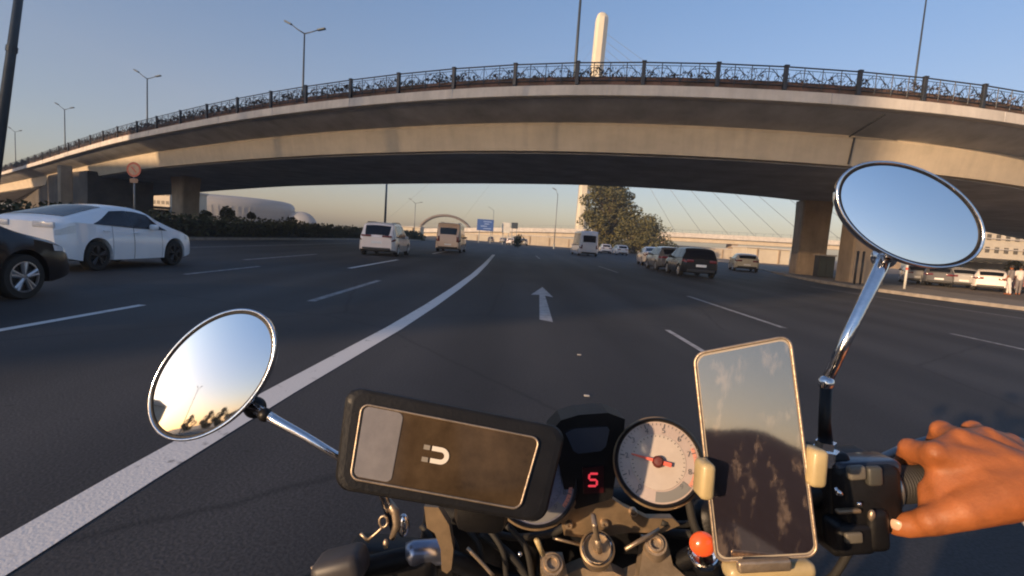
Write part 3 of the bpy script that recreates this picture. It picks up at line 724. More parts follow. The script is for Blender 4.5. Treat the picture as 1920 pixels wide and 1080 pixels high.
# ------------------------------------------------------------------ cars
def smooth01(t): return t*t*(3-2*t)
def interp(pts, x):
    if x <= pts[0][0]: return pts[0][1]
    for (a, va), (b, vb) in zip(pts[:-1], pts[1:]):
        if x <= b: return va+(vb-va)*(x-a)/max(b-a, 1e-6)
    return pts[-1][1]
def soft(pts, x, w=.09):
    return sum(interp(pts, x+d*w)*k for d, k in ((-1, .2), (-.5, .2), (0, .2), (.5, .2), (1, .2)))
paints = {}
def paint(name, c, rough=.3):
    if name not in paints: paints[name] = mat(name, c, rough, coat=.8, var=.04, scale=2, spec=.5)
    return paints[name]
class Spec: pass
def build_car(name, label, cat, loc, rz, L, w, top, belt, wt, wheels, rw, pm, wins, screens, zb=.22, rimm='rim', lights=None, plate=.55, group=None, mirrors=True, handles=True, rack=False, front=True, wr=None, plate_m='plate', tail_m='redlamp'):
    root = empty(name, loc, rz, label=label, cat=cat, group=group)
    RA = rw+.055
    def hw(y):
        e = (L/2-abs(y)); return w*(1-.20*max(0, 1-e/.45)**2.2)
    def zlow(y):
        z = zb+.10*max(0, 1-(L/2-abs(y))/.5)
        for yw in wheels:
            d = y-yw
            if abs(d) < RA: z = max(z, rw+math.sqrt(RA*RA-d*d))
        return z
    def ring(y):
        W_ = hw(y); zt = soft(top, y); zbelt = min(soft(belt, y), zt-.01); T = min(soft(wt, y), .97)*W_; zl = zlow(y)
        z3 = max(zl+.02, .40); z4 = max(z3+.015, min(.66, zbelt-.1)); zbelt = max(zbelt, z4+.02); zt = max(zt, zbelt+.015)
        g = min(1, (zt-zbelt)/.3)
        return [Vector((0, y, zl)), Vector((.78*W_, y, zl)), Vector((.985*W_, y, zl+.012)), Vector((W_, y, z3)), Vector((W_*.995, y, z4)), Vector((W_*.955, y, zbelt)),
                Vector((T+(.0 if g > .5 else .0), y, zt-.055*g)), Vector((T*.86, y, zt-.012*g)), Vector((T*.45, y, zt+.012)), Vector((0, y, zt+.018))]
    ys = set(); n = int(L/.055)
    for i in range(n+1): ys.add(round(-L/2+L*i/n, 4))
    for yw in wheels:
        for k in range(13): ys.add(round(yw+RA*.9995*math.cos(math.pi*k/12), 4))
        ys.add(round(yw+RA+.004, 4)); ys.add(round(yw-RA-.004, 4))
    rows = []
    for y in sorted(ys):
        r_ = ring(y); rows.append([Vector((-p.x, p.y, p.z)) for p in r_[::-1]]+r_[1:-1]+[])
    rows = [r_+[r_[0]] for r_ in rows]
    mb = MB(); mb.grid(rows)
    k = len(rows[0]); nR = len(rows)
    mb.f.append(tuple(range(k-1))); mb.f.append(tuple((nR-1)*k+i for i in range(k-2, -1, -1)))
    bm_o = mb.build('body', pm, root, ang=38)
    # side glass
    for (yb0, yt0, yb1, yt1) in wins:
        for s in (-1, 1):
            g = []
            for i in range(9):
                row = []
                for j in range(7):
                    u, vv = i/8, j/6; y = (yb0+(yt0-yb0)*vv)*(1-u)+(yb1+(yt1-yb1)*vv)*u; r_ = ring(y); t = .06+.84*vv
                    p = r_[5]*(1-t)+r_[6]*t; row.append(Vector((s*(p.x+.006), y, p.z)))
                g.append(row)
            MB().grid(g).build('side_window', 'glass', root, smooth=True)
    for (ya, yb, nm, kx) in screens:
        g = []
        for i in range(11):
            y = ya+(yb-ya)*i/10; r_ = ring(y); T = r_[6].x*kx; row = []
            for j in range(13):
                x = -T+2*T*j/12; ax = abs(x); z = interp([(0, r_[9].z), (r_[8].x, r_[8].z), (r_[7].x, r_[7].z), (r_[6].x+1e-4, r_[6].z)], ax)
                sl_ = (ring(y+.02)[8].z-ring(y-.02)[8].z)/.04; nn = Vector((0, -sl_, 1)).normalized()*.009
                row.append(Vector((x, y, z))+nn)
            g.append(row)
        MB().grid(g).build(nm, 'glass', root, smooth=True)
    # door gaps and beltline moulding
    mb = MB()
    sy_ = sorted(set([w_[0]+.0 for w_ in wins]+[w_[2] for w_ in wins]))
    if handles:
        for y in sy_:
            y = max(min(y, wheels[1]-RA-.08), wheels[0]+RA+.02)
            for s in (-1, 1):
                g = []
                for dy in (-.005, .005):
                    r_ = ring(y+dy); g.append([Vector((s*(p.x+.002), p.y, p.z)) for p in (r_[2], r_[3], r_[4], r_[5])])
                mb.grid(g)
        for s in (-1, 1):
            g = [[], []]
            for i in range(15):
                y = sy_[0]+(sy_[-1]-sy_[0])*i/14; r_ = ring(y)
                for j, tt in enumerate((0.0, .055)): p = r_[5].lerp(r_[6], tt); g[j].append(Vector((s*(p.x+.008), y, p.z)))
            mb.grid(g)
        mb.build('door_gaps', 'trim', root)
    # wheels
    wmesh = None
    for yw in wheels:
        for s in (-1, 1):
            wx = s*(w-.105)
            q = MB().lathe((0, 0, 0), (s, 0, 0), [(-.1, rw*.6), (-.1, rw*.93), (-.07, rw), (.07, rw), (.095, rw*.94), (.1, rw*.72), (.085, rw*.68), (-.02, rw*.66)], 28).build('wheel', 'tyre', root, ang=40)
            q.location = (wx, yw, rw)
            m2 = MB(); m2.lathe((0, 0, 0), (s, 0, 0), [(.04, 0), (.04, rw*.67), (.088, rw*.70), (.092, rw*.66)], 28); 
            rr_ = m2.build('rim_backing', 'trim', q)
            m3_ = MB()
            for kk in range(5):
                a = 2*math.pi*kk/5+.3
                for da in (-.16, .16):
                    c1 = Vector((s*.075, math.cos(a)*rw*.1, math.sin(a)*rw*.1)); c2 = Vector((s*.082, math.cos(a+da)*rw*.66, math.sin(a+da)*rw*.66))
                    m3_.tube([c1, c2], [rw*.09, rw*.085], 6)
            m3_.lathe((0, 0, 0), (s, 0, 0), [(.06, rw*.66), (.095, rw*.69), (.097, rw*.64), (.07, rw*.62)], 28)
            m3_.lathe((0, 0, 0), (s, 0, 0), [(.06, rw*.18), (.09, rw*.15), (.094, 0)], 12)
            m3_.build('rim', rimm, q, ang=40)
    # arch liners and underbody
    MB().box((0, 0, zb+.13), (w*1.5, L*.86, .12)).build('underbody', 'trim', root)
    lights = lights or {}
    ye = -L/2
    z = lights.get('tz', .85); hx = lights.get('tw', .36); hh = lights.get('th', .13)
    def patch(nm, y0, y1, i0, i1, t0, t1, m, off=.007):
        for s in (-1, 1):
            g = []
            for i in range(7):
                y = y0+(y1-y0)*i/6; r_ = ring(y); g.append([Vector((s*(r_[i0].lerp(r_[i1], t0+(t1-t0)*j/4).x+off), y, r_[i0].lerp(r_[i1], t0+(t1-t0)*j/4).z)) for j in range(5)])
            MB().grid(g).build(nm, m, root, smooth=True)
    patch('headlight', -ye-.46, -ye-.05, 4, 5, .25, .92, 'clearlamp')
    patch('side_lamp', ye+.01, ye+.34, 4, 5, .45, .85, tail_m)
    for s in (-1, 1):
        W_ = hw(ye+.02)
        MB().rbox((s*(W_-hx*.5-.01), ye+lights.get('ty', -.004), z), (hx, .05, hh), .015).build('tail_light', tail_m, root, ang=40)
    MB().rbox((0, ye-.004, plate), (.52, .02, .12), .005).build('number_plate', plate_m, root)
    MB().rbox((0, ye+.02, zb+.14), (w*1.5, .12, .14), .03).build('rear_bumper', 'trim', root)
    MB().rbox((0, -ye-.03, zb+.2), (w*1.3, .1, .2), .03).build('front_grille', 'trim', root)
    if mirrors:
        my = screens[0][0] if screens else L*.2
        my = max(s_[0] for s_ in screens)+.1 if screens else .8
        r_ = ring(my-.25)
        for s in (-1, 1): MB().rbox((s*(r_[5].x+.09), my-.25, r_[5].z+.06), (.2, .12, .14), .04).build('wing_mirror', pm, root, ang=50)
    if handles:
        for s in (-1, 1):
            for hy in (-.12, -1.0):
                r_ = ring(hy); MB().rbox((s*(r_[4].x+.012), hy, .80*r_[5].z+.08), (.03, .18, .03), .01).build('door_handle', pm, root)
    if rack:
        for s in (-1, 1):
            zz = [ring(y)[7].z+.05 for y in (-L*.36, 0, L*.12)]
            MB().tube([(s*w*.66, -L*.36, zz[0]), (s*w*.66, 0, zz[1]), (s*w*.66, L*.12, zz[2])], .02, 6).build('roof_rail', 'trim', root)
    return root
white = paint('white_paint', (.86, .89, .93)); offw = paint('warm_white_paint', (.80, .72, .68)); blackp = paint('black_paint', (.008, .008, .011), .25); blackp.node_tree.nodes['Principled BSDF'].inputs['Coat Weight'].default_value = .25; blackp.node_tree.nodes['Principled BSDF'].inputs['Specular IOR Level'].default_value = .35
silver = paint('silver_paint', (.32, .32, .34)); beige = paint('beige_paint', (.60, .45, .36)); grey = paint('grey_paint', (.10, .10, .11)); redp = paint('dark_red_paint', (.2, .02, .02)); cream = paint('cream_paint', (.46, .42, .34))

def saloon(name, label, loc, rz, pm, L=4.65, hgt=1.45, **k):
    s = L/4.65
    top = [(-2.32*s, .86), (-2.22*s, 1.0), (-1.8*s, 1.07), (-1.0*s, hgt-.10), (-.45*s, hgt-.01), (.1*s, hgt), (.55*s, hgt-.06), (1.3*s, .99), (1.45*s, .95), (2.0*s, .83), (2.25*s, .70), (2.32*s, .55)]
    belt = [(-2.32*s, .80), (-2.0*s, .96), (-1.2*s, .98), (0, .93), (1.25*s, .89), (1.6*s, .86), (2.1*s, .74), (2.32*s, .50)]
    wt = [(-2.32*s, .80), (-1.9*s, .86), (-1.55*s, .76), (-.9*s, .68), (.3*s, .68), (.9*s, .77), (1.3*s, .90), (2.32*s, .82)]
    wins = [(-1.42*s, -.95*s, -.35*s, -.32*s), (-.30*s, -.28*s, .98*s, .52*s)]
    screens = [(.62*s, 1.22*s, 'windscreen', .93), (-1.72*s, -1.02*s, 'rear_window', .90)]
    return build_car(name, label, 'car', loc, rz, L, .90, top, belt, wt, (-1.33*s, 1.36*s), .325, pm, wins, screens, **k)
saloon('saloon_car', 'black saloon at the left edge, only its bonnet and silver front wheel showing', (-7.9, 6.0, 0), R(0), blackp, 4.5, 1.44, group='cars on the road')
saloon('saloon_car', 'white saloon on the right half hidden by the cars in front of it', (10.9, 41, 0), R(-7), offw, 4.5, 1.45, group='cars on the road')
def fastback(name, label, loc, rz, pm, L=4.6, hgt=1.46, **k):
    s_k = L/4.6
    top = [(-2.30, .98), (-2.24, 1.10), (-2.05, 1.15), (-1.5, 1.28), (-.9, hgt-.06), (-.3, hgt), (.15, hgt-.01), (.55, hgt-.08), (1.28, 1.04), (1.42, 1.0), (1.95, .90), (2.2, .76), (2.30, .58)]
    belt = [(-2.30, .90), (-2.0, 1.07), (-1.2, 1.03), (0, .97), (1.25, .93), (1.6, .90), (2.1, .78), (2.30, .52)]
    wt = [(-2.30, .84), (-2.0, .80), (-1.4, .70), (-.8, .67), (.3, .68), (.9, .77), (1.3, .90), (2.30, .82)]
    wins = [(-1.42, -.70, -.186, -.186), (-.18, -.18, 1.05, .52)]
    screens = [(.60, 1.20, 'windscreen', .93), (-1.95, -.80, 'rear_window', .86)]
    top, belt, wt = [[(y*s_k, z) for y, z in q] for q in (top, belt, wt)]
    wins = [tuple(y*s_k for y in w_) for w_ in wins]; screens = [(a*s_k, b*s_k, n_, c_) for a, b, n_, c_ in screens]
    return build_car(name, label, 'car', loc, rz, L, .89, top, belt, wt, (-1.33*s_k, 1.36*s_k), .335, pm, wins, screens, **k)
def hatch(name, label, loc, rz, pm, L=4.2, hgt=1.5, cat='car', w=.88, **k):
    s = L/4.2
    top = [(-2.10*s, .90), (-2.04*s, 1.02), (-1.72*s, hgt-.13), (-1.45*s, hgt-.03), (-.5*s, hgt), (.25*s, hgt-.02), (.55*s, hgt-.12), (1.2*s, 1.02), (1.35*s, .98), (1.85*s, .86), (2.05*s, .70), (2.10*s, .55)]
    belt = [(-2.10*s, .84), (-1.9*s, .98), (-1.0*s, .96), (0, .93), (1.2*s, .92), (1.9*s, .78), (2.1*s, .5)]
    wt = [(-2.10*s, .86), (-1.9*s, .82), (-1.5*s, .76), (.2*s, .72), (.8*s, .80), (1.2*s, .90), (2.1*s, .82)]
    wins = [(-1.66*s, -1.5*s, -.95*s, -.93*s), (-.90*s, -.88*s, .02*s, .02*s), (.07*s, .07*s, .98*s, .42*s)]
    screens = [(.58*s, 1.14*s, 'windscreen', .93), (-2.02*s, -1.74*s, 'rear_window', .84)]
    return build_car(name, label, cat, loc, rz, L, w, top, belt, wt, (-1.25*s, 1.27*s), .31, pm, wins, screens, **k)
fastback('fastback_car', 'white fastback car on the left, its rear corner hidden by the black car', (-10.15, 12.7, 0), R(-2), white, 4.2, 1.48, rimm='rimdark', tail_m='clearlamp', lights=dict(tz=.99, tw=.46, th=.12), group='cars on the road')
hatch('hatchback', 'black hatchback with a white number plate right of the road centre', (9.55, 27.9, 0), R(-3), blackp, 4.1, 1.52, plate=.62, group='cars on the road', w=.92)
hatch('hatchback', 'grey hatchback just ahead of and left of the black hatchback', (9.75, 33.2, 0), R(-2), grey, 4.0, 1.5, group='cars on the road')
hatch('estate_car', 'warm white sport utility car with dark rear window left of the thin pole', (-7.1, 28.4, 0), R(1), offw, 4.45, 1.74, w=.96, plate=.7, rack=True, lights=dict(tz=1.02, tw=.5, th=.09), group='cars on the road')
hatch('hatchback', 'cream hatchback left of the right pillars', (19.0, 42.6, 0), R(-16), cream, 4.2, 1.42, group='cars on the road', w=.93)
def van(name, label, loc, rz, pm, L=4.8, hgt=2.15, w=.95, cat='van', wins=None, **k):
    top = [(-L/2, .9), (-L/2+.03, 1.05), (-L/2+.16, hgt-.14), (-L/2+.32, hgt-.02), (0, hgt), (L/2-1.7, hgt-.04), (L/2-1.45, hgt-.16), (L/2-.85, 1.22), (L/2-.7, 1.14), (L/2-.12, .92), (L/2, .6)]
    belt = [(-L/2, .86), (-L/2+.2, 1.12), (L/2-1.0, 1.08), (L/2-.5, .95), (L/2, .55)]
    wt = [(-L/2, .93), (-L/2+.3, .86), (0, .85), (L/2-1.5, .84), (L/2-.8, .88), (L/2, .84)]
    wins = wins or [(-L/2+.35, -L/2+.4, -L/2+1.3, -L/2+1.3), (-L/2+1.4, -L/2+1.4, -L/2+2.5, -L/2+2.5), (-L/2+2.6, -L/2+2.6, L/2-1.0, L/2-1.5)]
    screens = [(L/2-1.42, L/2-.92, 'windscreen', .93), (-L/2+.055, -L/2+.15, 'rear_window', .80)]
    return build_car(name, label, cat, loc, rz, L, w, top, belt, wt, (-L/2+.95, L/2-.85), .33, pm, wins, screens, plate=.6, **k)
van('van', 'tall beige passenger van in front of the brown arch', (-5.0, 40.6, 0), R(0), beige, 4.7, 2.2, .97, rack=True, lights=dict(tz=1.0, tw=.16, th=.4), group='cars on the road')
van('minibus', 'white minibus seen from behind in front of the tall tree', (8.0, 59.5, 0), R(2), offw, 6.6, 2.75, 1.08, cat='minibus', lights=dict(tz=1.0, tw=.14, th=.4), group='cars on the road')
far_specs = [(hatch, 'far small dark car below the blue sign', 920, 150, grey), (hatch, 'far small silver car right of the dark one', 942, 160, silver),
             (hatch, 'tiny white car at the foot of the dark round bush', 957, 112, offw), (hatch, 'tiny cream car right of the dark round bush', 981, 118, cream),
             (hatch, 'small white car just right of the minibus', 1135, 84, offw), (hatch, 'small white car under the lower rounded tree', 1163, 78, offw)]
for fn, lb, px, Y, pm in far_specs:
    fn('hatchback', lb, (VY(px, 460, Y).x, Y, 0), R(rnd.uniform(-4, 4)), pm, handles=False, mirrors=False, group='small cars far along the road')
park = [(1716, 39, silver, 'silver parked car under the right mirror, nearest the pillar'), (1752, 37.5, grey, 'dark parked car between two silver ones'), (1797, 37, silver, 'silver parked car left of the white parked one'), (1855, 34.4, offw, 'white parked car at the far right under the canopy'), (1935, 36, redp, 'dark red parked car cut by the right edge')]
for px, Y, pm, lb in park:
    g = VY(px, 520, Y); hatch('parked_car', lb, (g.x, Y, .03), R(-32 if px < 1850 else -40), pm, 4.1, 1.42, group='cars parked beside the road on the right', handles=False)

# ------------------------------------------------------------------ small things at the right
c = VY(1545, 498, 36.0); root = empty('utility_cabinet', (c.x, c.y, .12), label='dark green utility cabinet between the two right pillars', cat='cabinet')
MB().rbox((0, 0, .75), (1.1, .6, 1.5), .03).build('cabinet_body', mat('cabinet_paint', (.03, .028, .024), .6, var=.2), root); MB().rbox((0, 0, 1.55), (1.25, .75, .08), .02).build('cabinet_roof', 'kerb', root)
for s in (-1, 1): MB().rbox((s*.27, -.306, .75), (.5, .015, 1.3), .005).build('door', mat('cabinet_door', (.04, .045, .035), .5), root)
for k, (px, lb) in enumerate([(1603, 'slim dark post in front of the nearer right pillar, left of a pair'), (1614, 'slim dark post in front of the nearer right pillar, right of a pair')]):
    c = VY(px, 520, 28.6); root = empty('post', (c.x, c.y, .12), label=lb, cat='post', group='slim posts by the pillar')
    MB().tube([(0, 0, 0), (0, 0, 1.75)], .06, 8).build('shaft', 'trim', root, smooth=True); MB().ball((0, 0, 1.78), .075, n=8, h=6).build('post_cap', 'trim', root)
c = VY(1697, 530, 27); root = empty('bollard', (c.x, c.y, .12), label='pale slim bollard on the pavement under the right mirror', cat='bollard')
MB().tube([(0, 0, 0), (0, 0, 1.25)], .06, 10).build('shaft', 'whitesign', root, smooth=True); MB().lathe((0, 0, 1.0), (0, 0, 1), [(0, .064), (.12, .064)], 12).build('band', 'redsign', root)

# ------------------------------------------------------------------ people
def remesh(mb, name, m, vox, smooth_it=6, parent=None):
    o = mb.build(name, m)
    r_ = o.modifiers.new('r', 'REMESH'); r_.mode = 'VOXEL'; r_.voxel_size = vox; r_.use_smooth_shade = True
    s_ = o.modifiers.new('s', 'SMOOTH'); s_.factor = .5; s_.iterations = smooth_it
    dg = bpy.context.evaluated_depsgraph_get(); dg.update()
    me = bpy.data.meshes.new_from_object(o.evaluated_get(dg)); old = o.data; o.modifiers.clear(); o.data = me; bpy.data.meshes.remove(old)
    me.name = name
    me.polygons.foreach_set('use_smooth', [True]*len(me.polygons))
    if not me.materials: me.materials.append(M[m] if isinstance(m, str) else m)
    if parent: o.parent = parent
    return o
def walker(px, Y, label, mtop, mleg, rz):
    c = VY(px, 530, Y)
    b = MB()
    b.ball((0, 0, 1.60), .105, (.85, .95, 1.15)); b.cap((0, 0, 1.42), (0, 0, 1.52), .055, .05)
    b.cap((0, 0, 1.02), (0, 0, 1.32), .13, .15); b.cap((-.15, 0, 1.38), (.15, 0, 1.38), .065, .065)
    for s in (-1, 1):
        b.cap((s*.2, 0, 1.38), (s*.25, -.02, 1.10), .05, .04); b.cap((s*.25, -.02, 1.10), (s*.24, .1, .86), .04, .03); b.cap((s*.24, .1, .86), (s*.235, .13, .78), .032, .028)
        b.cap((s*.09, 0, .92), (s*.10, s*.08, .5), .085, .06); b.cap((s*.10, s*.08, .5), (s*.10, s*.12-.03, .08), .055, .04); b.cap((s*.10, s*.12-.05, .05), (s*.11, s*.12+.12, .04), .045, .035)
    o = remesh(b, 'person', 'skin', .025, 3); o.location = (c.x, c.y, .05); o.rotation_euler = (0, 0, rz)
    tag(o, label, 'person')
    t = MB(); t.cap((0, 0, .98), (0, 0, 1.32), .155, .17); t.cap((-.16, 0, 1.38), (.16, 0, 1.38), .08, .08)
    for s in (-1, 1): t.cap((s*.2, 0, 1.38), (s*.245, -.02, 1.16), .065, .055)
    remesh(t, 'shirt', mtop, .025, 2, o)
    t = MB()
    for s in (-1, 1): t.cap((s*.085, 0, .92), (s*.10, s*.08, .5), .105, .075); t.cap((s*.10, s*.08, .5), (s*.10, s*.12-.03, .12), .07, .055)
    remesh(t, 'trousers', mleg, .025, 2, o)
    h = MB(); h.ball((0, -.01, 1.64), .112, (.9, 1, 1)); h.build('hair', mat('dark_hair', (.02, .015, .012), .7), o, smooth=True)
M['whitecloth'] = mat('white_cloth', (.6, .55, .52), .85, var=.1); M['maroon'] = mat('grey_cloth', (.16, .14, .14), .85, var=.1)
walker(1893, 30.0, 'person in grey shirt and pale trousers beside the white parked car', 'maroon', 'whitecloth', R(20))
walker(1911, 31.0, 'person in white shirt at the right edge of the photo', 'whitecloth', 'maroon', R(-30))

# ------------------------------------------------------------------ behind the camera: scenery for the mirrors, blockers added to shade road and overpass
s_ = Vector((math.sin(SUN_AZ), math.cos(SUN_AZ), 0)); l_ = Vector((math.cos(SUN_AZ), -math.sin(SUN_AZ), 0))
def shade_block(lat0, lat1, dist, H, dep, label, m='greywall'):  # unseen block, added to shade the left end of the overpass
    c = -s_*dist + l_*((lat0+lat1)/2); root = empty('building', (c.x, c.y, 0), math.atan2(l_.y, l_.x), label=label, cat='building', group='shading blocks added behind the rider')  # 'building' here is an added shading block, unseen behind the rider
    L = lat1-lat0
    MB().box((0, 0, H/2), (L, dep, H)).build('wall', m, root); MB().box((0, 0, H+.4), (L+1, dep+1, .8)).build('roof', 'cornice', root)
    proto = None
    nx = int(L/4); nz = int(H/3.3)
    for i in range(nx):
        for j in range(nz):
            if proto is None: proto = MB().box((0, 0, 0), (1.7, .1, 1.6)).build('window', 'window', root); q = proto
            else: q = proto.copy(); COL.objects.link(q); q.parent = root
            q.location = (-L/2+(i+.5)*L/nx, dep/2+.02, 2+j*3.3)
def louvred(lat0, lat1, dist, H, label):  # unseen fins, added to let only part of the sun reach the overpass
    c = -s_*dist + l_*((lat0+lat1)/2); root = empty('added_sun_louvres', (c.x, c.y, 0), math.atan2(l_.y, l_.x), label=label, cat='added sun screen', group='sun screen added behind the rider')
    L = lat1-lat0; mb = MB(); n = int(L/.5)
    for i in range(n): mb.box((-L/2+(i+.5)*L/n, 0, H/2), (.43, .12, H))
    mb.build('fins', 'greywall', root)
    mb = MB()
    for k in range(5): mb.box((0, .15, H*(k+.02)/4.05), (L, .12, .25))
    mb.build('rails', 'galv', root)
    for k in range(int(L/9)+1): MB().box((-L/2+L*k/int(L/9), .4, H/2), (.3, .3, H)).build('column', 'galv', root)
louvred(-58, -6.1, 62, 27, 'tall louvred screen added unseen behind the rider to thin the sun')
shade_block(-80, -58.2, 62, 18, 12, 'lower unseen block added left of the louvred screen for shade'); shade_block(-100, -80.5, 62, 16.5, 12, 'lowest unseen block added further left for shade')
shade_block(-112, -101, 92, 30, 14, 'narrow tall unseen block added far left for shade')
def rear_low(x, y, w, h, label, nm='house'):
    root = empty(nm, (x, y, 0), label=label, cat='house', group='low houses behind the rider')
    MB().box((0, 0, h/2), (w, 10, h)).build('wall', 'whitewall', root); MB().prism([(-w/2-.3, -5.3, h), (w/2+.3, -5.3, h), (0, -5.3, h+2.6)], (0, 10.6, 0)).build('roof', 'pillar', root)
rear_low(-12, -90, 11, 2.5, 'low house with pitched roof behind the rider, left one'); rear_low(6, -86, 13, 3, 'low house with pitched roof behind the rider, right one')
rear_low(-45, -66, 10, 8.5, 'tall narrow house behind the rider, reflected low in the left mirror')
for k_, (x_, y_) in enumerate([(-14, -62), (-19, -66), (-27, -70)]): copy_tree(SMALLT, None, ['small tree behind the rider, nearest the lamp', 'small tree behind the rider, in the middle', 'small tree behind the rider, beside the tall narrow house'][k_], (x_, y_, 0))
lc = copy_tree(LAMP0, None, 'double armed lamp behind the rider, reflected in the left mirror', (-21, -50, 0), R(60))
rear_low(26, -80, 14, 3, 'larger low house with pitched roof behind the rider')

# BIKE_SECTION
# ------------------------------------------------------------------ the motorcycle
BL = Vector((.086, 0, 0))
bike = empty('motorcycle', tuple(BL), label='motorcycle handlebars, gauges and chrome mirrors filling the lower foreground', cat='motorcycle')
def bp_(mb, name, m, par=None, **k):
    o = mb.build(name, m, **k)
    if par is None: o.parent = bike; o.matrix_parent_inverse = Matrix.Translation(-BL)
    else: o.parent = par
    return o
def px(d, n): return n*d/FPX
def ell(cx, cy, a, b, th, c, n, k=1.0, N=72):
    out = []
    for i in range(N):
        f = 2*math.pi*i/N
        out.append(onplane(cx+k*(a*math.cos(f)*math.cos(th)-b*math.sin(f)*math.sin(th)), cy+k*(a*math.cos(f)*math.sin(th)+b*math.sin(f)*math.cos(th)), c, n))
    return out
def rear_mirror(cx, cy, a, b, th, depth, rt, stem, joint, label, bulge=.0022):
    c = P(cx, cy, depth); dh = ray(cx, cy).normalized(); n = (Vector(rt).normalized()-dh).normalized()
    base = ell(cx, cy, a, b, th, c, n); cen = sum(base, Vector())/len(base); N = len(base)
    def ringk(k, off): return [cen+(p-cen)*k+n*off for p in base]+[cen+(base[0]-cen)*k+n*off]
    sh = bp_(MB().grid([ringk(k, o_) for k, o_ in [(.965, .0005), (1.0, -.001), (1.0, -.007), (.97, -.013), (.85, -.022), (.6, -.029), (.3, -.032), (.001, -.033)]]), 'mirror_housing', 'chrome', ang=50)
    tag(sh, label)
    t = ringk(.985, .0005); bp_(MB().tube(t, .0016, 8, caps=False), 'mirror_rim', 'chrome', sh, smooth=True)
    bp_(MB().grid([ringk(.975, .0006), ringk(.955, .0012), ringk(.925, .0002)]), 'mirror_seal', 'black', sh, smooth=True)
    rows = []
    for j in range(15):
        k = .93*(1-j/14)+.0005; rows.append(ringk(k, bulge*(1-(k/.93)**2)))
    bp_(MB().grid(rows), 'mirror_glass', 'mirror' if bulge < .002 else 'mirror_dim', sh, smooth=True)
    st = [P(*q[:3]) for q in stem]; bp_(MB().tube(st, [q[3] for q in stem], 14), 'mirror_stem', 'chrome', sh, smooth=True)
    for (x, y, d, r_, m) in joint: bp_(MB().ball(P(x, y, d), r_, n=18, h=12), 'stem_joint', m, sh, smooth=True)
    return sh
rear_mirror(1706, 403, 148, 86, R(25), .50, (.22, -.90, .29), [(1660, 478, .520, .007), (1648, 510, .512, .0065), (1600, 608, .505, .0058), (1549, 716, .50, .0052)], [(1658, 482, .525, .012, 'chrome'), (1549, 718, .50, .0075, 'chrome')], 'right oval chrome mirror reflecting plain blue sky', .0012)
rear_mirror(398, 703, 148, 87, R(-47), .50, (-.34, -.92, .20), [(470, 760, .515, .006), (520, 790, .508, .005), (575, 820, .50, .0042), (634, 856, .50, .0040), (715, 920, .52, .0045), (742, 990, .545, .006)], [(478, 764, .52, .011, 'black'), (497, 778, .51, .007, 'black')], 'left oval chrome mirror reflecting pale sky and rooftops')
bp_(MB().tube([P(1549, 722, .50), P(1546, 790, .50), P(1548, 836, .50)], [.0055, .0055, .007], 12), 'mirror_mount', 'black', smooth=True)
bp_(MB().lathe(P(1548, 835, .50), (0, 0, 1), [(-.018, .0), (-.018, .013), (-.004, .013), (-.004, .0095), (.004, .0095), (.004, 0)], 6), 'mount_nut', 'chrome')

def rquad(c4, plane_c, n, rad, uv0=(0, 0), uv1=(1, 1), seg=7, asp=2.0):
    """rounded rectangle inside the pixel quad c4 (TL,TR,BR,BL), as coplanar points"""
    tl, tr, br, bl = [Vector((x, y)) for x, y in c4]
    def at(u, v): q = (tl*(1-u)+tr*u)*(1-v)+(bl*(1-u)+br*u)*v; return onplane(q.x, q.y, plane_c, n)
    ru, rv = rad, rad*asp; out = []
    u0, v0 = uv0; u1, v1 = uv1
    for (cu_, cv_, a0) in [(u1-ru, v0+rv, -90), (u1-ru, v1-rv, 0), (u0+ru, v1-rv, 90), (u0+ru, v0+rv, 180)]:
        for k in range(seg): a = R(a0+90*k/(seg-1)); out.append(at(cu_+ru*math.cos(a), cv_+rv*math.sin(a)))
    return out
def slab(pts, n, thick, bev=.0):
    """rounded slab: front outline pts facing n, thickness goes behind"""
    cen = sum(pts, Vector())/len(pts); rows = []
    prof = [(1-bev*3, 0), (1-bev, -bev*.02), (1, -bev*.12), (1, -thick+bev*.12), (1-bev, -thick+.0002), (1-bev*3, -thick)] if bev else [(1, 0), (1, -thick)]
    mb = MB()
    for k, o_ in prof: rows.append([cen+(p-cen)*k+n*o_ for p in pts]+[cen+(pts[0]-cen)*k+n*o_])
    mb.grid(rows); N = len(pts); mb.add(rows[0][:N], [tuple(range(N))]); mb.add(rows[-1][:N], [tuple(range(N-1, -1, -1))])
    return mb
# left phone in its black case (a holder and a phone clamped to the bar)
ph = tag(empty('phone', (0, 0, 0), label='phone in a thick black case lying sideways on the left, with a pale magnet icon', cat='phone'))
pc_ = P(835, 855, .43); ph.location = pc_; 
def pp(mb, name, m, par, root=ph, **k):
    o = mb.build(name, m, **k)
    if par is None: o.parent = root; o.matrix_parent_inverse = Matrix.Translation(-Vector(root.location))
    else: o.parent = par
    return o
dh = ray(835, 855).normalized(); n1 = (-dh+Vector((.02, 0, -.08))).normalized()
outer = [(650, 722), (1064, 802), (1022, 984), (624, 917)]
op = rquad(outer, pc_, n1, .07, asp=2.3)
case = pp(slab(op, n1, .024, .025), 'case', 'black', None, ang=40)
sc4 = [(679, 757), (1012, 822), (974, 955), (657, 897)]
scr = rquad(sc4, pc_+n1*.0012, n1, .045, asp=2.4)
pp(slab(scr, n1, .002), 'screen', 'screen', None)
ringp = rquad(sc4, pc_+n1*.0016, n1, .045, asp=2.4)
pp(MB().tube(ringp+[ringp[0]], .0010, 6, caps=False), 'screen_edge', 'alu', None, smooth=True)
refl = rquad(sc4, pc_+n1*.0018, n1, .035, uv0=(.015, .02), uv1=(.235, .96), asp=2.2)
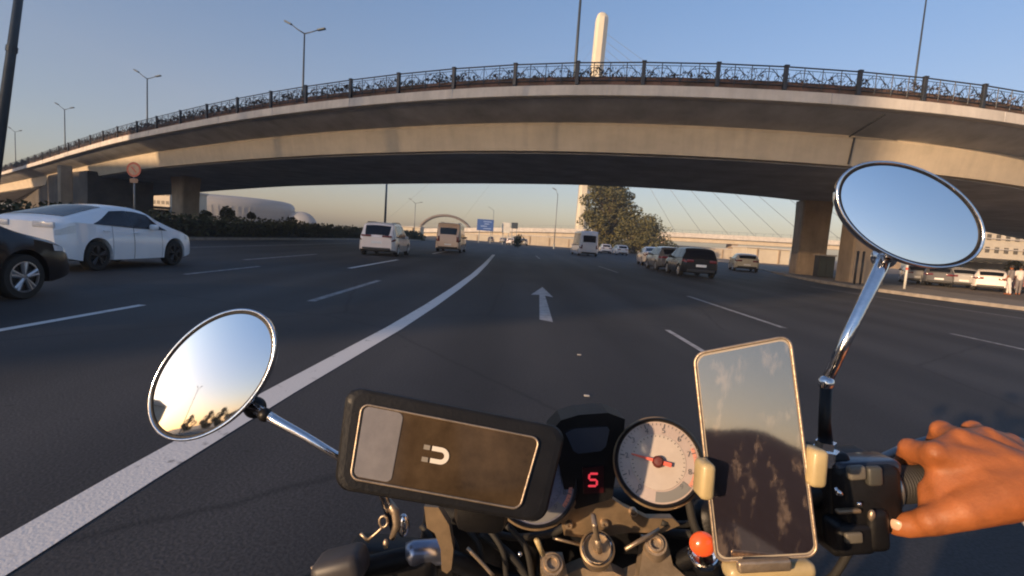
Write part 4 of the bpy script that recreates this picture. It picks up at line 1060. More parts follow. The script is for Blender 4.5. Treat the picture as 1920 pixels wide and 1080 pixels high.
pp(slab(refl, n1, .0004), 'painted_reflection', mat('pale_reflection_paint', (.17, .155, .145), .25, coat=.5, var=.12, scale=60), None)  # pale sky reflection on the glass, painted as a thin patch
# magnet icon
def ic(x, y): return onplane(x, y, pc_+n1*.0021, n1)
mb = MB(); ctr = (826, 855); ax = Vector((1, .18)).normalized(); ay = Vector((-.18, 1)).normalized()
def iq(u, v_): q = Vector(ctr)+ax*u+ay*v_; return ic(q.x, q.y)
inner_, outer_ = [], []
for k in range(13): a = R(-90+180*k/12); outer_.append(iq(16*math.cos(a), 16*math.sin(a))); inner_.append(iq(7*math.cos(a), 7*math.sin(a)))
outer_ = [iq(-18, -16)]+outer_+[iq(-18, 16)]; inner_ = [iq(-18, -7)]+inner_+[iq(-18, 7)]
mb.grid([outer_, inner_]); 
pp(mb, 'magnet_icon', mat('icon_glow', (.5, .42, .33), .5, emit=(.8, .68, .52), estr=.22), None, fix=False); mb = MB()
for sy in (-1, 1): mb.add([iq(-34, sy*7), iq(-22, sy*7), iq(-22, sy*16), iq(-34, sy*16)], [(0, 1, 2, 3)]); 
pp(mb, 'magnet_poles', mat('icon_dim', (.20, .17, .13), .5, emit=(.8, .68, .52), estr=.04), None, fix=False)
bp_(MB().rbox(P(905, 935, .49), (.05, .05, .05), .012), 'phone_mount', 'black', ang=40)
# right phone in the cream clamp
rph = empty('phone', tuple(P(1418, 842, .40)), label='upright phone held by cream clamps on the right, its glossy screen reflecting the sky', cat='phone')
c2 = P(1418, 842, .40); n2 = (Vector((.0, -1, .05)).normalized()-ray(1418, 842).normalized()).normalized()
q4 = [(1301, 664), (1481, 630), (1533, 1042), (1343, 1053)]
def rp(mb, name, m, **k): return pp(mb, name, m, None, rph, **k)
rp(slab(rquad(q4, c2, n2, .11, asp=.45), n2, .009, .012), 'case', mat('pale_case', (.30, .27, .23), .35, coat=.4, var=.1, scale=30), ang=40)
s4 = [(1307, 670), (1477, 637), (1527, 1036), (1348, 1046)]
m_scr2 = mat('phone_screen', (.045, .040, .052), .06, spec=.9, coat=0, var=.6, col2=(.13, .105, .10), scale=95, bump=.004, bscale=35, stretch=(1, 1, .45), detail=9)
rp2 = [n_ for n_ in m_scr2.node_tree.nodes if n_.type == 'VALTORGB'][0]; rp2.color_ramp.elements[0].position = .54; rp2.color_ramp.elements[1].position = .66
rp2.color_ramp.elements[0].color = (.030, .025, .034, 1); rp2.color_ramp.elements[1].color = (.15, .115, .10, 1)  # tan streaks of a broken reflection painted into the screen's base colour
bs = m_scr2.node_tree.nodes['Principled BSDF']; bs.inputs['Specular Tint'].default_value = (1.0, .84, .66, 1); bs.inputs['IOR'].default_value = 3.0
rp(slab(rquad(s4, c2+n2*.0010, n2, .10, asp=.45), n2, .0022), 'screen', m_scr2)
bs = M['screen'].node_tree.nodes['Principled BSDF']; bs.inputs['IOR'].default_value = 1.36; bs.inputs['Coat Weight'].default_value = .05; bs.inputs['Specular Tint'].default_value = (1, .8, .6, 1)
eg = rquad(q4, c2+n2*.0002, n2, .11, asp=.45); rp(MB().tube(eg+[eg[0]], .0012, 6, caps=False), 'case_rim', 'alu', smooth=True)
fr_ = Matrix((n2.cross(cu).normalized()*-1, n2, cu)).transposed()
def near_box(x, y, d, w, h, t, b, roll=0, m3=None):
    d_ = ray(x, y).normalized(); X = cr*math.cos(roll)+cu*math.sin(roll); Z = cu*math.cos(roll)-cr*math.sin(roll); Y = X.cross(Z)*-1
    rot = Matrix((X, Y, Z)).transposed()
    return MB().rbox(P(x, y, d), (px(d, w), t, px(d, h)), b, rot, 3)
hold = bp_(near_box(1440, 880, .432, 90, 200, .012, .004, R(-7)), 'phone_holder', 'black', ang=40)
for (x, y, w, h, r_) in [(1320, 897, 27, 68, R(-4)), (1525, 873, 31, 70, R(-5))]:
    bp_(near_box(x, y, .392, w, h, .020, .004, r_), 'clamp_jaw', 'cream', hold, ang=50)
bp_(near_box(1440, 1066, .395, 165, 34, .020, .006, R(3)), 'clamp_foot', 'cream', hold, ang=50)
bp_(near_box(1432, 1060, .383, 100, 22, .006, .002, R(3)), 'clamp_pad', 'alu', hold, ang=50)
bp_(MB().tube([P(1440, 900, .44), P(1445, 960, .48), P(1440, 985, .52)], .012, 10), 'holder_arm', 'black', hold, smooth=True)

# gauges
def gauge(cx, cy, r, d, nm, needle=True, label=None):
    c = P(cx, cy, d); dh = ray(cx, cy).normalized(); n = (-dh+Vector((0, 0, .05))).normalized(); s = px(d, 1)
    U = (cr-n*cr.dot(n)).normalized(); V = n.cross(U)
    if V.dot(cu) < 0: V = -V
    cup = bp_(MB().lathe(c, n, [(-.05, .2*r*s), (-.048, r*s*.75), (-.02, r*s*.96), (-.002, r*s), (.004, r*s), (.006, r*s*.975), (.004, r*s*.93), (.0, r*s*.915)], 64), nm, 'black', ang=35)
    if label: tag(cup, label)
    bp_(MB().lathe(c, n, [(-.016, r*s*.98), (-.012, r*s*1.05), (-.006, r*s*1.055), (-.004, r*s*1.0)], 64), 'gauge_ring', 'bronze', cup, ang=40)
    bp_(MB().lathe(c, n, [(.0005, r*s*.92), (.0005, 0)], 64), 'dial_face', 'dial' if needle else 'dialblue', cup)
    def at(a, k, h=.0012): return c+(U*math.cos(a)+V*math.sin(a))*r*s*k+n*h
    bp_(MB().lathe(c, n, [(.0004, r*s*.63), (.0011, r*s*.62), (.0011, 0)], 64), 'inner_dial', 'dialinner' if needle else 'dialblue', cup)
    mb = MB()
    for k in range(46):
        a = R(230-280*k/45); L_ = .10 if k % 5 == 0 else .05
        t = Vector((0, 0, 0)); p0 = at(a, .88, .0013); p1 = at(a, .88-L_, .0013); w = (U*-math.sin(a)+V*math.cos(a))*r*s*(.012 if k % 5 == 0 else .006)
        mb.add([p0-w, p0+w, p1+w, p1-w], [(0, 1, 2, 3)])
    for k in range(31):
        a = R(230-280*k/30); p0 = at(a, .60, .0016); p1 = at(a, .56, .0016); w = (U*-math.sin(a)+V*math.cos(a))*r*s*.008
        mb.add([p0-w, p0+w, p1+w, p1-w], [(0, 1, 2, 3)])
    bp_(mb, 'dial_ticks', 'dialink', cup, fix=False)
    mb = MB()
    for k in range(12):
        a0 = R(20-60*k/12); a1 = R(20-60*(k+1)/12); mb.add([at(a0, .80, .00125), at(a0, .88, .00125), at(a1, .88, .00125), at(a1, .80, .00125)], [(0, 1, 2, 3)])
    bp_(mb, 'red_zone', mat('red_zone_ink', (.5, .2, .14), .5), cup, fix=False)
    for k in range(10):
        a = R(230-280*k/9)
        cu_ = bpy.data.curves.new('numeral', 'FONT'); cu_.body = str(k); cu_.size = r*s*.17; cu_.align_x = 'CENTER'; cu_.align_y = 'CENTER'; cu_.extrude = .0001
        tmp = bpy.data.objects.new('numeral', cu_); dgx = bpy.context.evaluated_depsgraph_get(); COL.objects.link(tmp); dgx.update()
        me = bpy.data.meshes.new_from_object(tmp.evaluated_get(dgx)); bpy.data.objects.remove(tmp); me.materials.clear(); me.materials.append(M['dialink'])
        T = Matrix((U, V, n)).transposed().to_4x4(); T.translation = at(a, .72, .0016); me.transform(T)
        no = bpy.data.objects.new('numeral', me); COL.objects.link(no); no.parent = cup
    mb = MB()   # window patch low on the dial
    for k in range(10):
        a0 = R(-40-60*k/10); a1 = R(-40-60*(k+1)/10); mb.add([at(a0, .66, .0015), at(a0, .88, .0015), at(a1, .88, .0015), at(a1, .66, .0015)], [(0, 1, 2, 3)])
    bp_(mb, 'counter_window', mat('counter_grey', (.14, .14, .14), .4), cup, fix=False)
    if needle:
        a = R(163); tip = at(a, .62, .006); tail = at(a+math.pi, .3, .006); w = (U*-math.sin(a)+V*math.cos(a))
        mb = MB(); pts = [tail-w*r*s*.05, tail+w*r*s*.05, tip+w*r*s*.018, tip-w*r*s*.018]; mb.prism(pts, n*.0012)
        bp_(mb, 'needle', 'needle', cup); bp_(MB().lathe(c, n, [(.001, r*s*.14), (.007, r*s*.13), (.009, r*s*.09), (.0092, 0)], 24), 'needle_hub', mat('hub_brown', (.10, .015, .012), .4), cup, ang=40)
    mg = bpy.data.materials.get('gauge_glass')
    if mg is None:
        mg = mat('gauge_glass', (1, 1, 1), .02); b_ = mg.node_tree.nodes['Principled BSDF']; b_.inputs['Transmission Weight'].default_value = 1; b_.inputs['IOR'].default_value = 1.12
    return cup
gauge(1234, 866, 80, .55, 'rev_counter', label='round pale dial with a red needle right of the centre')
gauge(1003, 903, 80, .58, 'speedometer', False, label='dial mostly hidden behind the black phone case')
# centre pod with the gear digit
def poly(pts, d, thick, back=None):
    c = P(pts[0][0], pts[0][1], d); n = -fwd
    w = [P(x, y, d) for x, y in pts]; return MB().prism(w, fwd*thick)
pod = bp_(poly([(1030, 812), (1052, 788), (1085, 778), (1140, 774), (1172, 786), (1168, 830), (1156, 880), (1148, 935), (1080, 955), (1062, 940), (1050, 880)], .575, .05), 'instrument_pod', 'black')
bp_(poly([(1060, 812), (1078, 804), (1138, 800), (1143, 806), (1136, 838), (1126, 846), (1084, 851), (1075, 846)], .573, .004), 'pod_window', mat('pod_glass', (.045, .052, .07), .15, coat=.4), pod)
# seven segment figure 5
mb = MB(); gx, gy, hw_, hh_, wd = 1112, 900, 7.5, 11.5, 3.8
def segm(x0, y0, x1, y1):
    d = Vector((x1-x0, y1-y0)); t = d.normalized()*1.0; p = Vector((-d.y, d.x)).normalized()*wd/2
    sk = lambda x, y: P(x-(y-gy)*.06, y, .5715)
    a, b = Vector((x0, y0)), Vector((x1, y1))
    q = [a-t*1.2, a+p, b+p, b+t*1.2, b-p, a-p]; mb.prism([sk(v.x, v.y) for v in q], fwd*.0008)
segm(gx-hw_+2, gy-hh_, gx+hw_, gy-hh_); segm(gx-hw_, gy-hh_+2, gx-hw_, gy-2); segm(gx-hw_+2, gy, gx+hw_-2, gy); segm(gx+hw_, gy+2, gx+hw_, gy+hh_-2); segm(gx-hw_, gy+hh_, gx+hw_-2, gy+hh_)
bp_(mb, 'gear_digit', 'digit', pod)
bp_(poly([(1092, 878), (1132, 874), (1132, 924), (1094, 926)], .5728, .003), 'digit_window', mat('digit_back', (.03, .004, .006), .3), pod)
br = bp_(poly([(1086, 948), (1140, 930), (1170, 950), (1215, 972), (1262, 972), (1275, 985), (1240, 1000), (1185, 998), (1110, 1010), (1058, 1004), (1052, 980), (1066, 958)], .60, .012), 'gauge_bracket', 'bronze')
for x, y, r_ in [(1067, 985, 8), (1188, 962, 8), (1134, 983, 8)]:
    bp_(MB().lathe(P(x, y, .596), -fwd, [(-.006, px(.6, r_)), (.0, px(.6, r_)), (.002, px(.6, r_*.7)), (.002, px(.6, r_*.35)), (-.001, px(.6, r_*.3)), (-.001, 0)], 16), 'screw', 'alu', br, ang=40)
# ignition and key
c = P(1120, 1028, .56); n = (-ray(1120, 1028).normalized()+Vector((0, 0, .2))).normalized(); s = px(.56, 1)
ig = bp_(MB().lathe(c, n, [(-.05, 30*s), (-.004, 33*s), (0, 32*s), (.001, 29*s), (-.003, 28*s)], 48), 'ignition_lock', 'bronze', ang=40)
bp_(MB().lathe(c, n, [(-.004, 28*s), (.002, 28*s), (.0026, 26.5*s), (.002, 24.5*s), (-.004, 24*s)], 48), 'lock_ring', 'chrome', ig, ang=40)
bp_(MB().lathe(c, n, [(-.004, 25*s), (-.0035, 8*s), (.002, 7*s), (.002, 0)], 32), 'lock_barrel', 'bronze', ig, ang=40)
kt = P(1112, 966, .525); kb = P(1124, 1034, .556); kx = (kt-kb).normalized(); ky = cr; 
mb = MB(); mb.tube([kb, kb+(kt-kb)*.35], [.0035, .0035], 8)
bp_(mb, 'key_blade', 'alu', ig, smooth=True)
mb = MB(); kc = kb+(kt-kb)*.68; rot = Matrix((ky, kx.cross(ky).normalized(), kx)).transposed(); mb.rbox(kc, (.006, .016, .028), .0025, rot, 2); bp_(mb, 'key_head', 'alu', ig, ang=50)
bp_(MB().tube([P(1075, 1018, .575), P(1092, 1022, .57), P(1050, 1012, .58), P(1036, 1008, .58)], .0018, 6), 'wire', 'alu', smooth=True)
bp_(MB().tube([P(1172, 1030, .57), P(1200, 1014, .575), P(1236, 992, .585)], [.0022, .0026, .002], 8), 'rod', 'alu', smooth=True)
bp_(MB().tube([P(1006, 1012, .56), P(1018, 1040, .57)], [.0032, .003], 8), 'rod', 'cream', smooth=True)
# fork tops, yoke, handlebar
def forktop(x, y, r_, d, arm):
    c = P(x, y, d); n = (-ray(x, y).normalized()+Vector((0, 0, .35))).normalized(); s = px(d, 1)
    o = bp_(MB().lathe(c, n, [(-.06, r_*s), (-.002, r_*s), (.0, (r_-2)*s), (.0, (r_-6)*s), (.003, (r_-8)*s), (.003, (r_-12)*s), (-.002, (r_-13)*s), (-.002, 0)], 32), 'fork_cap', 'alu', ang=35)
    bp_(MB().prism([P(a, b, d+.012) for a, b in arm], fwd*.018), 'yoke_arm', 'alu', o)
forktop(1035, 1057, 22, .585, [(1013, 1050), (1057, 1050), (1072, 1110), (1018, 1110)])
forktop(1230, 1020, 22, .585, [(1208, 1015), (1253, 1022), (1262, 1060), (1290, 1085), (1285, 1110), (1195, 1110), (1200, 1070)])
bp_(MB().prism([P(a, b, .615) for a, b in [(1060, 1078), (1092, 1064), (1110, 1072), (1150, 1072), (1175, 1085), (1210, 1070), (1220, 1125), (1040, 1125)]], fwd*.022), 'top_yoke', mat('yoke_metal', (.36, .27, .18), .45, metal=.5, var=.2, scale=60, bump=.05, bscale=200))
HB = [(1970, 893, .515), (1690, 908, .505), (1560, 916, .505), (1470, 958, .53), (1350, 1015, .58), (1230, 1075, .63), (1130, 1100, .65), (1035, 1105, .64), (930, 1085, .60), (850, 1050, .565), (795, 1038, .55), (740, 1050, .54), (640, 1075, .52), (520, 1120, .50)]
bar = bp_(MB().tube(smooth_path(resample([P(*q) for q in HB], .01), 3), .011, 14), 'handlebar', 'black', smooth=True)
bp_(MB().tube([P(762, 1040, .545), P(775, 1038, .546), P(826, 1034, .555), P(836, 1034, .557)], [.0115, .0135, .0135, .0115], 20), 'bar_sleeve', mat('steel_blue', (.30, .33, .42), .28, metal=.9, var=.1, scale=60), bar, smooth=True)
# right switch housing
A = P(1540, 917, .505); B = P(1700, 907, .505); ax_ = (B-A).normalized(); upv = (cu-ax_*cu.dot(ax_)).normalized(); bk = ax_.cross(upv)
if bk.dot(fwd) > 0: bk = -bk
rotH = Matrix((ax_, -bk, upv)).transposed()
def hb(x, y, d, sz, b, nm, m, par=None): return bp_(MB().rbox(P(x, y, d), sz, b, rotH, 3), nm, m, par, ang=45)
hs = hb(1612, 925, .495, (.058, .044, .066), .010, 'switch_housing', 'black')
hb(1612, 872, .497, (.060, .036, .016), .006, 'housing_lid', mat('housing_blue', (.016, .020, .034), .3, coat=.5, var=.2, scale=60), hs)
hb(1590, 1000, .485, (.036, .030, .030), .006, 'lower_clamp', 'black', hs); hb(1633, 985, .482, (.020, .028, .040), .006, 'throttle_cable_guide', 'black', hs)
hb(1605, 886, .471, (.016, .008, .013), .003, 'kill_switch', mat('switch_grey', (.12, .11, .09), .5), hs); hb(1638, 892, .471, (.014, .008, .018), .003, 'starter_button', mat('switch_dark', (.05, .05, .045), .5), hs)
hb(1590, 958, .470, (.022, .006, .004), .0015, 'housing_seam', 'bronze', hs); hb(1600, 1008, .468, (.016, .005, .010), .002, 'warning_tag', mat('tag_grey', (.11, .10, .08), .5), hs)
bp_(MB().tube([P(1566, 914, .468), P(1572, 924, .466), P(1583, 929, .468)], [.001, .003, .001], 8), 'chrome_trim', 'chrome', hs, smooth=True)
bp_(MB().ball(P(1611, 945, .468), .0022, n=10, h=8), 'screw', 'chrome', hs, smooth=True); bp_(MB().ball(P(1634, 966, .466), .003, (1, 1, 1.8), n=10, h=8), 'screw', 'alu', hs, smooth=True)
hb(1551, 930, .515, (.024, .05, .10), .006, 'lever_perch', 'black', hs)
def along(x, d=.505): return P(x, 917+(x-1540)*(893-917)/430, d)
bp_(MB().lathe(along(1662), ax_, [(-.004, .018), (-.003, .0225), (.0, .0235), (.002, .0225), (.003, .019)], 36), 'grip_collar', mat('collar_steel', (.25, .24, .22), .3, metal=.8, var=.1, scale=50), bar, ang=40)
mb = MB(); prof = [(0, .0165)]
L_ = (along(1975)-along(1672)).length
for k in range(60): prof += [(L_*k/60, .0172), (L_*(k+.45)/60, .0180), (L_*(k+.6)/60, .0180), (L_*(k+.95)/60, .0172)]
prof += [(L_, .0172), (L_, 0)]
bp_(MB().lathe(along(1672), ax_, prof, 30), 'throttle_grip', 'rubber', bar, ang=30)
bp_(MB().tube([P(1575, 880, .535), P(1640, 866, .565), P(1700, 836, .585), P(1780, 812, .592), (P(1830, 805, .592)), P(1900, 822, .592), P(1960, 845, .592)], [.006, .005, .0042, .004, .004, .004, .005], 12), 'brake_lever', 'galv', hs, smooth=True)
hb(1582, 862, .54, (.05, .04, .02), .006, 'brake_reservoir', 'black', hs)
# amber lamp
o = bp_(MB().ball(P(1317, 1020, .50), px(.5, 24), (1.0, .8, .95), n=24, h=16), 'turn_signal', 'orange', smooth=True)
bp_(MB().lathe(P(1320, 1040, .505), (P(1310, 1000, .48)-P(1320, 1040, .505)), [(-.012, .006), (-.006, .0135), (.006, .0148), (.007, .0135)], 28), 'signal_cup', 'chrome', o, ang=50)
bp_(MB().tube([P(1330, 1050, .51), P(1350, 1075, .55)], .006, 8), 'signal_stalk', 'black', o, smooth=True)
# cables, clutch side bits, dark clutter under the dials
def cable(pts, r_, m='rubber', nm='cable'):
    bp_(MB().tube(smooth_path(resample([P(*q) for q in pts], .006), 8), r_, 8), nm, m, smooth=True)
cable([(1600, 1020, .5), (1560, 1090, .52), (1480, 1110, .56)], .004); cable([(1290, 930, .60), (1300, 990, .60), (1350, 1060, .60), (1380, 1110, .58)], .005)
cable([(880, 985, .60), (960, 1010, .62), (1050, 1000, .63), (1085, 960, .63)], .0045); cable([(900, 1000, .60), (960, 1040, .60), (1000, 1100, .60)], .005)
cable([(876, 1028, .57), (895, 1045, .57), (925, 1080, .57)], .0022, 'alu'); cable([(1240, 980, .6), (1300, 985, .62), (1330, 960, .62)], .004)
cable([(1150, 985, .62), (1250, 1000, .63), (1330, 1005, .62)], .006); cable([(690, 1012, .53), (705, 1010, .53), (722, 1000, .53), (720, 985, .53)], .0014, 'alu'); cable([(676, 1000, .53), (692, 1016, .53)], .0016, 'alu')
bp_(MB().tube([P(719+8*math.cos(a*.7), 978+11*math.sin(a*.7), .528) for a in range(10)], .0013, 6), 'cable_loop', 'alu', smooth=True)
bp_(MB().tube([P(727, 938, .53), P(741, 958, .53), P(744, 985, .53), P(735, 1010, .53)], [.0035, .0045, .004, .003], 10), 'lever_pivot', 'alu', smooth=True)
bp_(MB().ball(P(756, 985, .535), .0075, (.85, .8, 1.7), n=16, h=10), 'pivot_nut', 'chrome', smooth=True); bp_(MB().ball(P(723, 1020, .52), .003, (1, 1, 1.8), n=10, h=8), 'screw', 'alu', smooth=True)
arm_ = [P(x, y, .515) for x, y in [(795, 950), (822, 952), (842, 985), (850, 1030), (846, 1068), (838, 1076), (828, 1070), (826, 1030), (815, 1000), (800, 990)]]
bp_(MB().prism(arm_, fwd*.014), 'mount_arm', 'bronze', ang=40)
bp_(near_box(735, 1062, .56, 170, 90, .05, .012, R(-6)), 'clutch_perch', 'black', ang=40); bp_(near_box(640, 1062, .50, 95, 56, .04, .010, R(14)), 'left_switch_housing', mat('housing_grey', (.035, .033, .036), .5, var=.2, scale=60), ang=40)
bp_(near_box(905, 1010, .66, 230, 150, .05, .02, R(-8)), 'headlamp_bracket', 'black', ang=40); bp_(near_box(1160, 1010, .70, 420, 190, .05, .02, 0), 'headlamp_back', 'black', ang=40)
bp_(near_box(1395, 1010, .62, 200, 150, .04, .02, 0), 'cable_tray', 'black', ang=40)
bp_(MB().tube([P(600, 1058, .49), P(618, 1082, .49), P(640, 1120, .49)], .002, 8), 'clutch_lever', 'alu', smooth=True)
bp_(MB().tube([P(585, 1062, .49), P(594, 1085, .49), P(600, 1120, .49)], .0016, 8), 'clutch_lever', 'alu', smooth=True)
bp_(MB().ball(P(975, 1039, .56), .0026, n=10, h=8), 'screw', 'chrome', smooth=True)
for k in range(5): cable([(790+40*k, 985, .60), (820+42*k, 1020+8*(k % 2), .59), (800+50*k, 1100, .6)], .0035)
# the rest of the machine, below the picture
BX = .086
def bb(mb, nm, m, **k): return bp_(mb, nm, m, **k)
bb(MB().ball((BX, -.03, .84), .2, (.62, 1.25, .55), n=28, h=18), 'fuel_tank', paint('tank_paint', (.05, .015, .012), .25), smooth=True)
bb(MB().rbox((BX, -.55, .80), (.26, .62, .10), .045, None, 3), 'seat', 'trim', ang=50)
for s in (-1, 1): bb(MB().tube([(BX+s*.09, .50, .92), (BX+s*.09, .78, .31)], [.018, .024], 12), 'fork_leg', 'chrome', smooth=True)
for y, nm in ((.80, 'front_wheel'), (-.66, 'rear_wheel')):
    wh = bb(MB().lathe((BX, y, .31), (1, 0, 0), [(-.05, .25), (-.055, .28), (-.03, .305), (0, .312), (.03, .305), (.055, .28), (.05, .25)], 40), nm, 'tyre', ang=40)
    bp_(MB().lathe((BX, y, .31), (1, 0, 0), [(-.04, .26), (-.03, .235), (.03, .235), (.04, .26)], 40), 'rim', 'rim', wh, ang=40)
    mb = MB()
    for k in range(12): a = k*math.pi/6; mb.tube([(BX, y, .31), (BX, y+.24*math.cos(a), .31+.24*math.sin(a))], .005, 5)
    mb.tube([(BX-.1, y, .31), (BX+.1, y, .31)], .03, 12); bp_(mb, 'spokes', 'rim', wh)
bb(MB().ball((BX, .80, .31), .345, (.2, 1, 1), n=24, h=14), 'fender_hub', 'trim') if False else None
bb(MB().rbox((BX, .02, .48), (.34, .42, .36), .05, None, 3), 'engine', 'rimdark', ang=40)
bb(MB().tube([(BX+.14, .2, .4), (BX+.18, -.1, .25), (BX+.2, -.7, .38)], [.03, .035, .045], 14), 'exhaust', 'chrome', smooth=True)
bb(MB().tube([(BX, .5, .86), (BX, .2, .72), (BX, -.3, .68), (BX, -.8, .76)], .03, 10), 'frame_tube', 'trim', smooth=True)
bb(MB().tube([(BX, -.15, .35), (BX, -.66, .31)], .03, 8), 'swing_arm', 'trim')
bb(MB().ball((BX, .66, .80), .09, (1, .9, 1), n=24, h=14), 'headlamp', 'chrome', smooth=True)

# ------------------------------------------------------------------ the rider
W_ = P(1945, 905, .462)
mb = MB()
def K(p0, r0, p1, r1): mb.cap(p0 if isinstance(p0, Vector) else P(*p0), p1 if isinstance(p1, Vector) else P(*p1), r0, r1)
# right hand
mcp = [(1752, 852, .478), (1800, 826, .492), (1848, 822, .510), (1893, 834, .528)]
rad = [.0130, .0128, .0122, .0110]
for (x, y, d), r_ in zip(mcp, rad):
    K(W_, .0215, (x, y, d), r_); 
for a, b in zip(mcp[:-1], mcp[1:]): K(a, .0115, b, .0110)
K((1880, 885, .472), .024, (1800, 875, .480), .020); K((1770, 880, .478), .0150, (1830, 870, .488), .018)
# index: knuckle, middle joint, tip curled in front of the grip
def finger(m_, pip, dip, tip, r):
    K(m_, r[0], pip, r[1]); K(pip, r[1], dip, r[2]); K(dip, r[2], tip, r[3])
finger(mcp[0], (1707, 846, .508), (1697, 872, .532), (1708, 905, .540), (.0122, .0110, .0098, .0090))
finger(mcp[1], (1767, 812, .522), (1752, 842, .548), (1757, 885, .548), (.0122, .0112, .0100, .0090))
finger(mcp[2], (1826, 812, .540), (1806, 846, .560), (1806, 890, .555), (.0115, .0105, .0094, .0086))
finger(mcp[3], (1878, 832, .552), (1862, 862, .568), (1860, 900, .560), (.0100, .0092, .0084, .0076))
# thumb from the side of the palm, under the grip
K(W_, .024, (1865, 930, .455), .024); K((1865, 930, .455), .024, (1805, 958, .450), .0165); K((1805, 958, .450), .0160, (1742, 978, .462), .0128)
K((1742, 978, .462), .0122, (1700, 985, .472), .0112); K((1700, 985, .472), .0112, (1678, 985, .480), .0095)
K((1840, 915, .462), .022, (1765, 905, .474), .0135); K((1765, 905, .474), .0130, (1775, 945, .464), .0150); K((1735, 915, .480), .0070, (1742, 950, .470), .0085)
# forearm, upper arm
EL = Vector((.46, .19, 1.07)); SH = Vector((.19, -.08, 1.18))
K(W_, .0265, W_+(EL-W_)*.25, .029); K(W_+(EL-W_)*.25, .029, W_+(EL-W_)*.65, .040); K(W_+(EL-W_)*.65, .040, EL, .040)
K(EL, .040, EL+(SH-EL)*.5, .047); K(EL+(SH-EL)*.5, .047, SH, .055)
# left arm resting on the thigh
SL = Vector((-.15, -.10, 1.17)); ELL = Vector((-.27, -.16, .98)); WL = Vector((-.14, -.05, .86))
K(SL, .055, ELL, .042); K(ELL, .040, WL, .027); K(WL, .027, WL+Vector((.02, .06, -.015)), .03)
for k in range(4):
    b0 = WL+Vector((.00+.018*k-.005, .075, -.015)); K(b0, .011, b0+Vector((.0, .035, -.008)), .0098); K(b0+Vector((0, .035, -.008)), .0098, b0+Vector((0, .06, -.03)), .008)
K(WL+Vector((.03, .03, -.01)), .014, WL+Vector((.065, .06, -.02)), .010)
# torso, neck, head
K((0, 0, 0), .001, (0, 0, 0), .001) if False else None
K(Vector((.06, -.50, .90)), .13, Vector((.04, -.36, 1.02)), .125); K(Vector((.04, -.36, 1.02)), .125, Vector((.02, -.20, 1.11)), .12); K(SL, .055, SH, .055)
K(Vector((.02, -.15, 1.18)), .06, Vector((.01, -.18, 1.46)), .052)
mb.ball((.01, -.17, 1.57), .088, (.86, 1.0, 1.25), n=24, h=18); mb.ball((.01, -.08, 1.545), .016, (.8, 1, 1.3)); mb.ball((-.07, -.17, 1.56), .02, (.4, .8, 1.3)); mb.ball((.09, -.17, 1.56), .02, (.4, .8, 1.3))
for s in (-1, 1):
    h_ = Vector((BX+s*.10-.01, -.48, .88)); kn = Vector((BX+s*.23, -.06, .80)); ft = Vector((BX+s*.20, -.28, .36))
    K(h_, .10, kn, .065); K(kn, .060, ft, .042); K(ft, .04, ft+Vector((0, .16, -.05)), .035)
for (a_, b_) in zip(mcp, [(1708, 845, .507), (1767, 811, .521), (1826, 811, .539), (1878, 831, .551)]):
    mb.ball(P(a_[0], a_[1]-4, a_[2]-.004), .0105, n=12, h=8); mb.ball(P(b_[0]-2, b_[1]-4, b_[2]-.002), .0108, n=12, h=8)
    K(P(a_[0], a_[1], a_[2]-.009), .0050, W_+Vector((-.02, 0, .014)), .0045)
mb.ball(P(1742, 976, .459), .0130, n=12, h=8)
body = remesh(mb, 'person', 'skin', .0028, 4)
tag(body, 'rider whose bare right hand grips the throttle at the right edge', 'person')
def cloth(build, nm, m, vox=.008):
    global mb
    mb = MB(); build(); return remesh(mb, nm, m, vox, 4, body)
def shirt():
    K(Vector((.06, -.50, .90)), .145, Vector((.04, -.36, 1.02)), .14); K(Vector((.04, -.36, 1.02)), .14, Vector((.02, -.20, 1.11)), .135); K(SL, .068, SH, .068)
    K(SH, .075, SH+(EL-SH)*.45, .066); K(SL, .075, SL+(ELL-SL)*.5, .062)
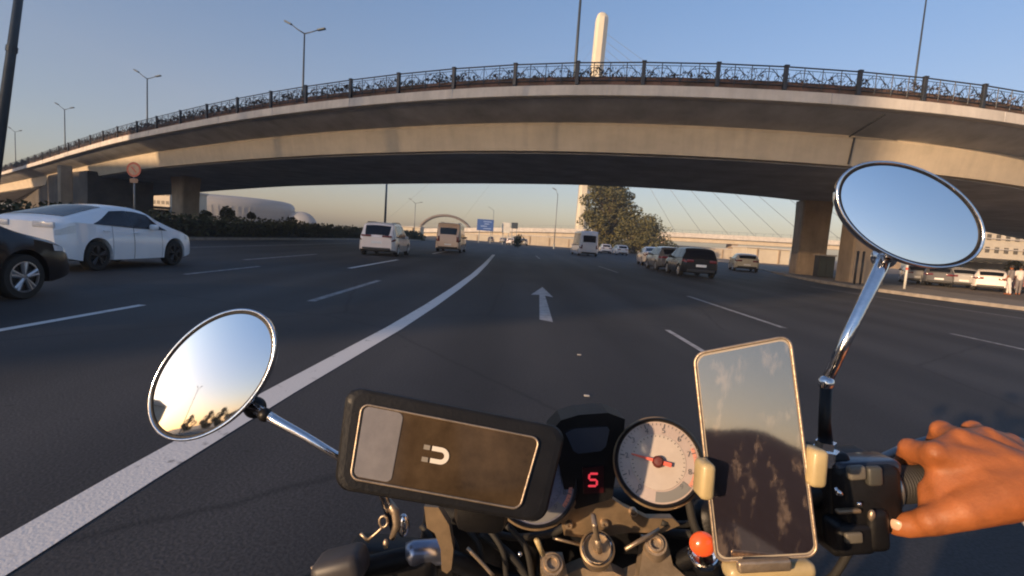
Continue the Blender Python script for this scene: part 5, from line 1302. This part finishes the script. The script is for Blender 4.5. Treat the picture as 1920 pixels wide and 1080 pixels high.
def jeans():
    for s in (-1, 1):
        h_ = Vector((BX+s*.10-.01, -.48, .88)); kn = Vector((BX+s*.23, -.06, .80)); ft = Vector((BX+s*.20, -.28, .36))
        K(h_, .115, kn, .075); K(kn, .072, ft+(kn-ft)*.15, .058)
    K(Vector((.0, -.50, .90)), .12, Vector((.15, -.50, .90)), .12)
cloth(shirt, 'shirt', 'shirt'); cloth(jeans, 'trousers', 'denim')
def helm():
    mb.ball((.01, -.175, 1.60), .135, (.92, 1.05, 1.05), n=28, h=20)
cloth(helm, 'helmet', paint('helmet_paint', (.03, .03, .035), .25))
# bracelet and thumb nail
ax2 = (EL-W_).normalized(); wb = W_+ax2*.028
MB().lathe(wb, ax2, [(-.006, .0295), (-.005, .0325), (.005, .0330), (.006, .0300)], 36).build('bracelet', mat('pale_band', (.42, .40, .46), .4, coat=.3), body, ang=40)
tn = P(1681, 984, .4712); u_ = (P(1700, 984, .47)-P(1681, 984, .47)).normalized(); nn_ = (-ray(1681, 984).normalized()*.75+cu*-.35-cr*.25).normalized(); v_ = nn_.cross(u_).normalized(); u_ = v_.cross(nn_)
MB().ball(tn+nn_*.0004, .0062, (1.1, .85, .35), Matrix((u_, v_, nn_)).transposed(), n=18, h=10).build('thumbnail', 'nail', body, smooth=True)

# ------------------------------------------------------------------ thin evening haze
hz = MB().box((-10, 190, 61), (640, 660, 124.1)).build('haze', 'trim')
hz.data.materials.clear(); hm = bpy.data.materials.new('haze_air'); hm.use_nodes = True; tt = hm.node_tree
for n_ in list(tt.nodes):
    if n_.type != 'OUTPUT_MATERIAL': tt.nodes.remove(n_)
pv = tt.nodes.new('ShaderNodeVolumePrincipled'); pv.inputs['Color'].default_value = (.74, .82, .96, 1); pv.inputs['Density'].default_value = .0007; pv.inputs['Anisotropy'].default_value = .0
tt.links.new(pv.outputs[0], [n_ for n_ in tt.nodes if n_.type == 'OUTPUT_MATERIAL'][0].inputs['Volume'])
hz.data.materials.append(hm); tag(hz, kind='stuff', label='thin pale evening haze over the road')
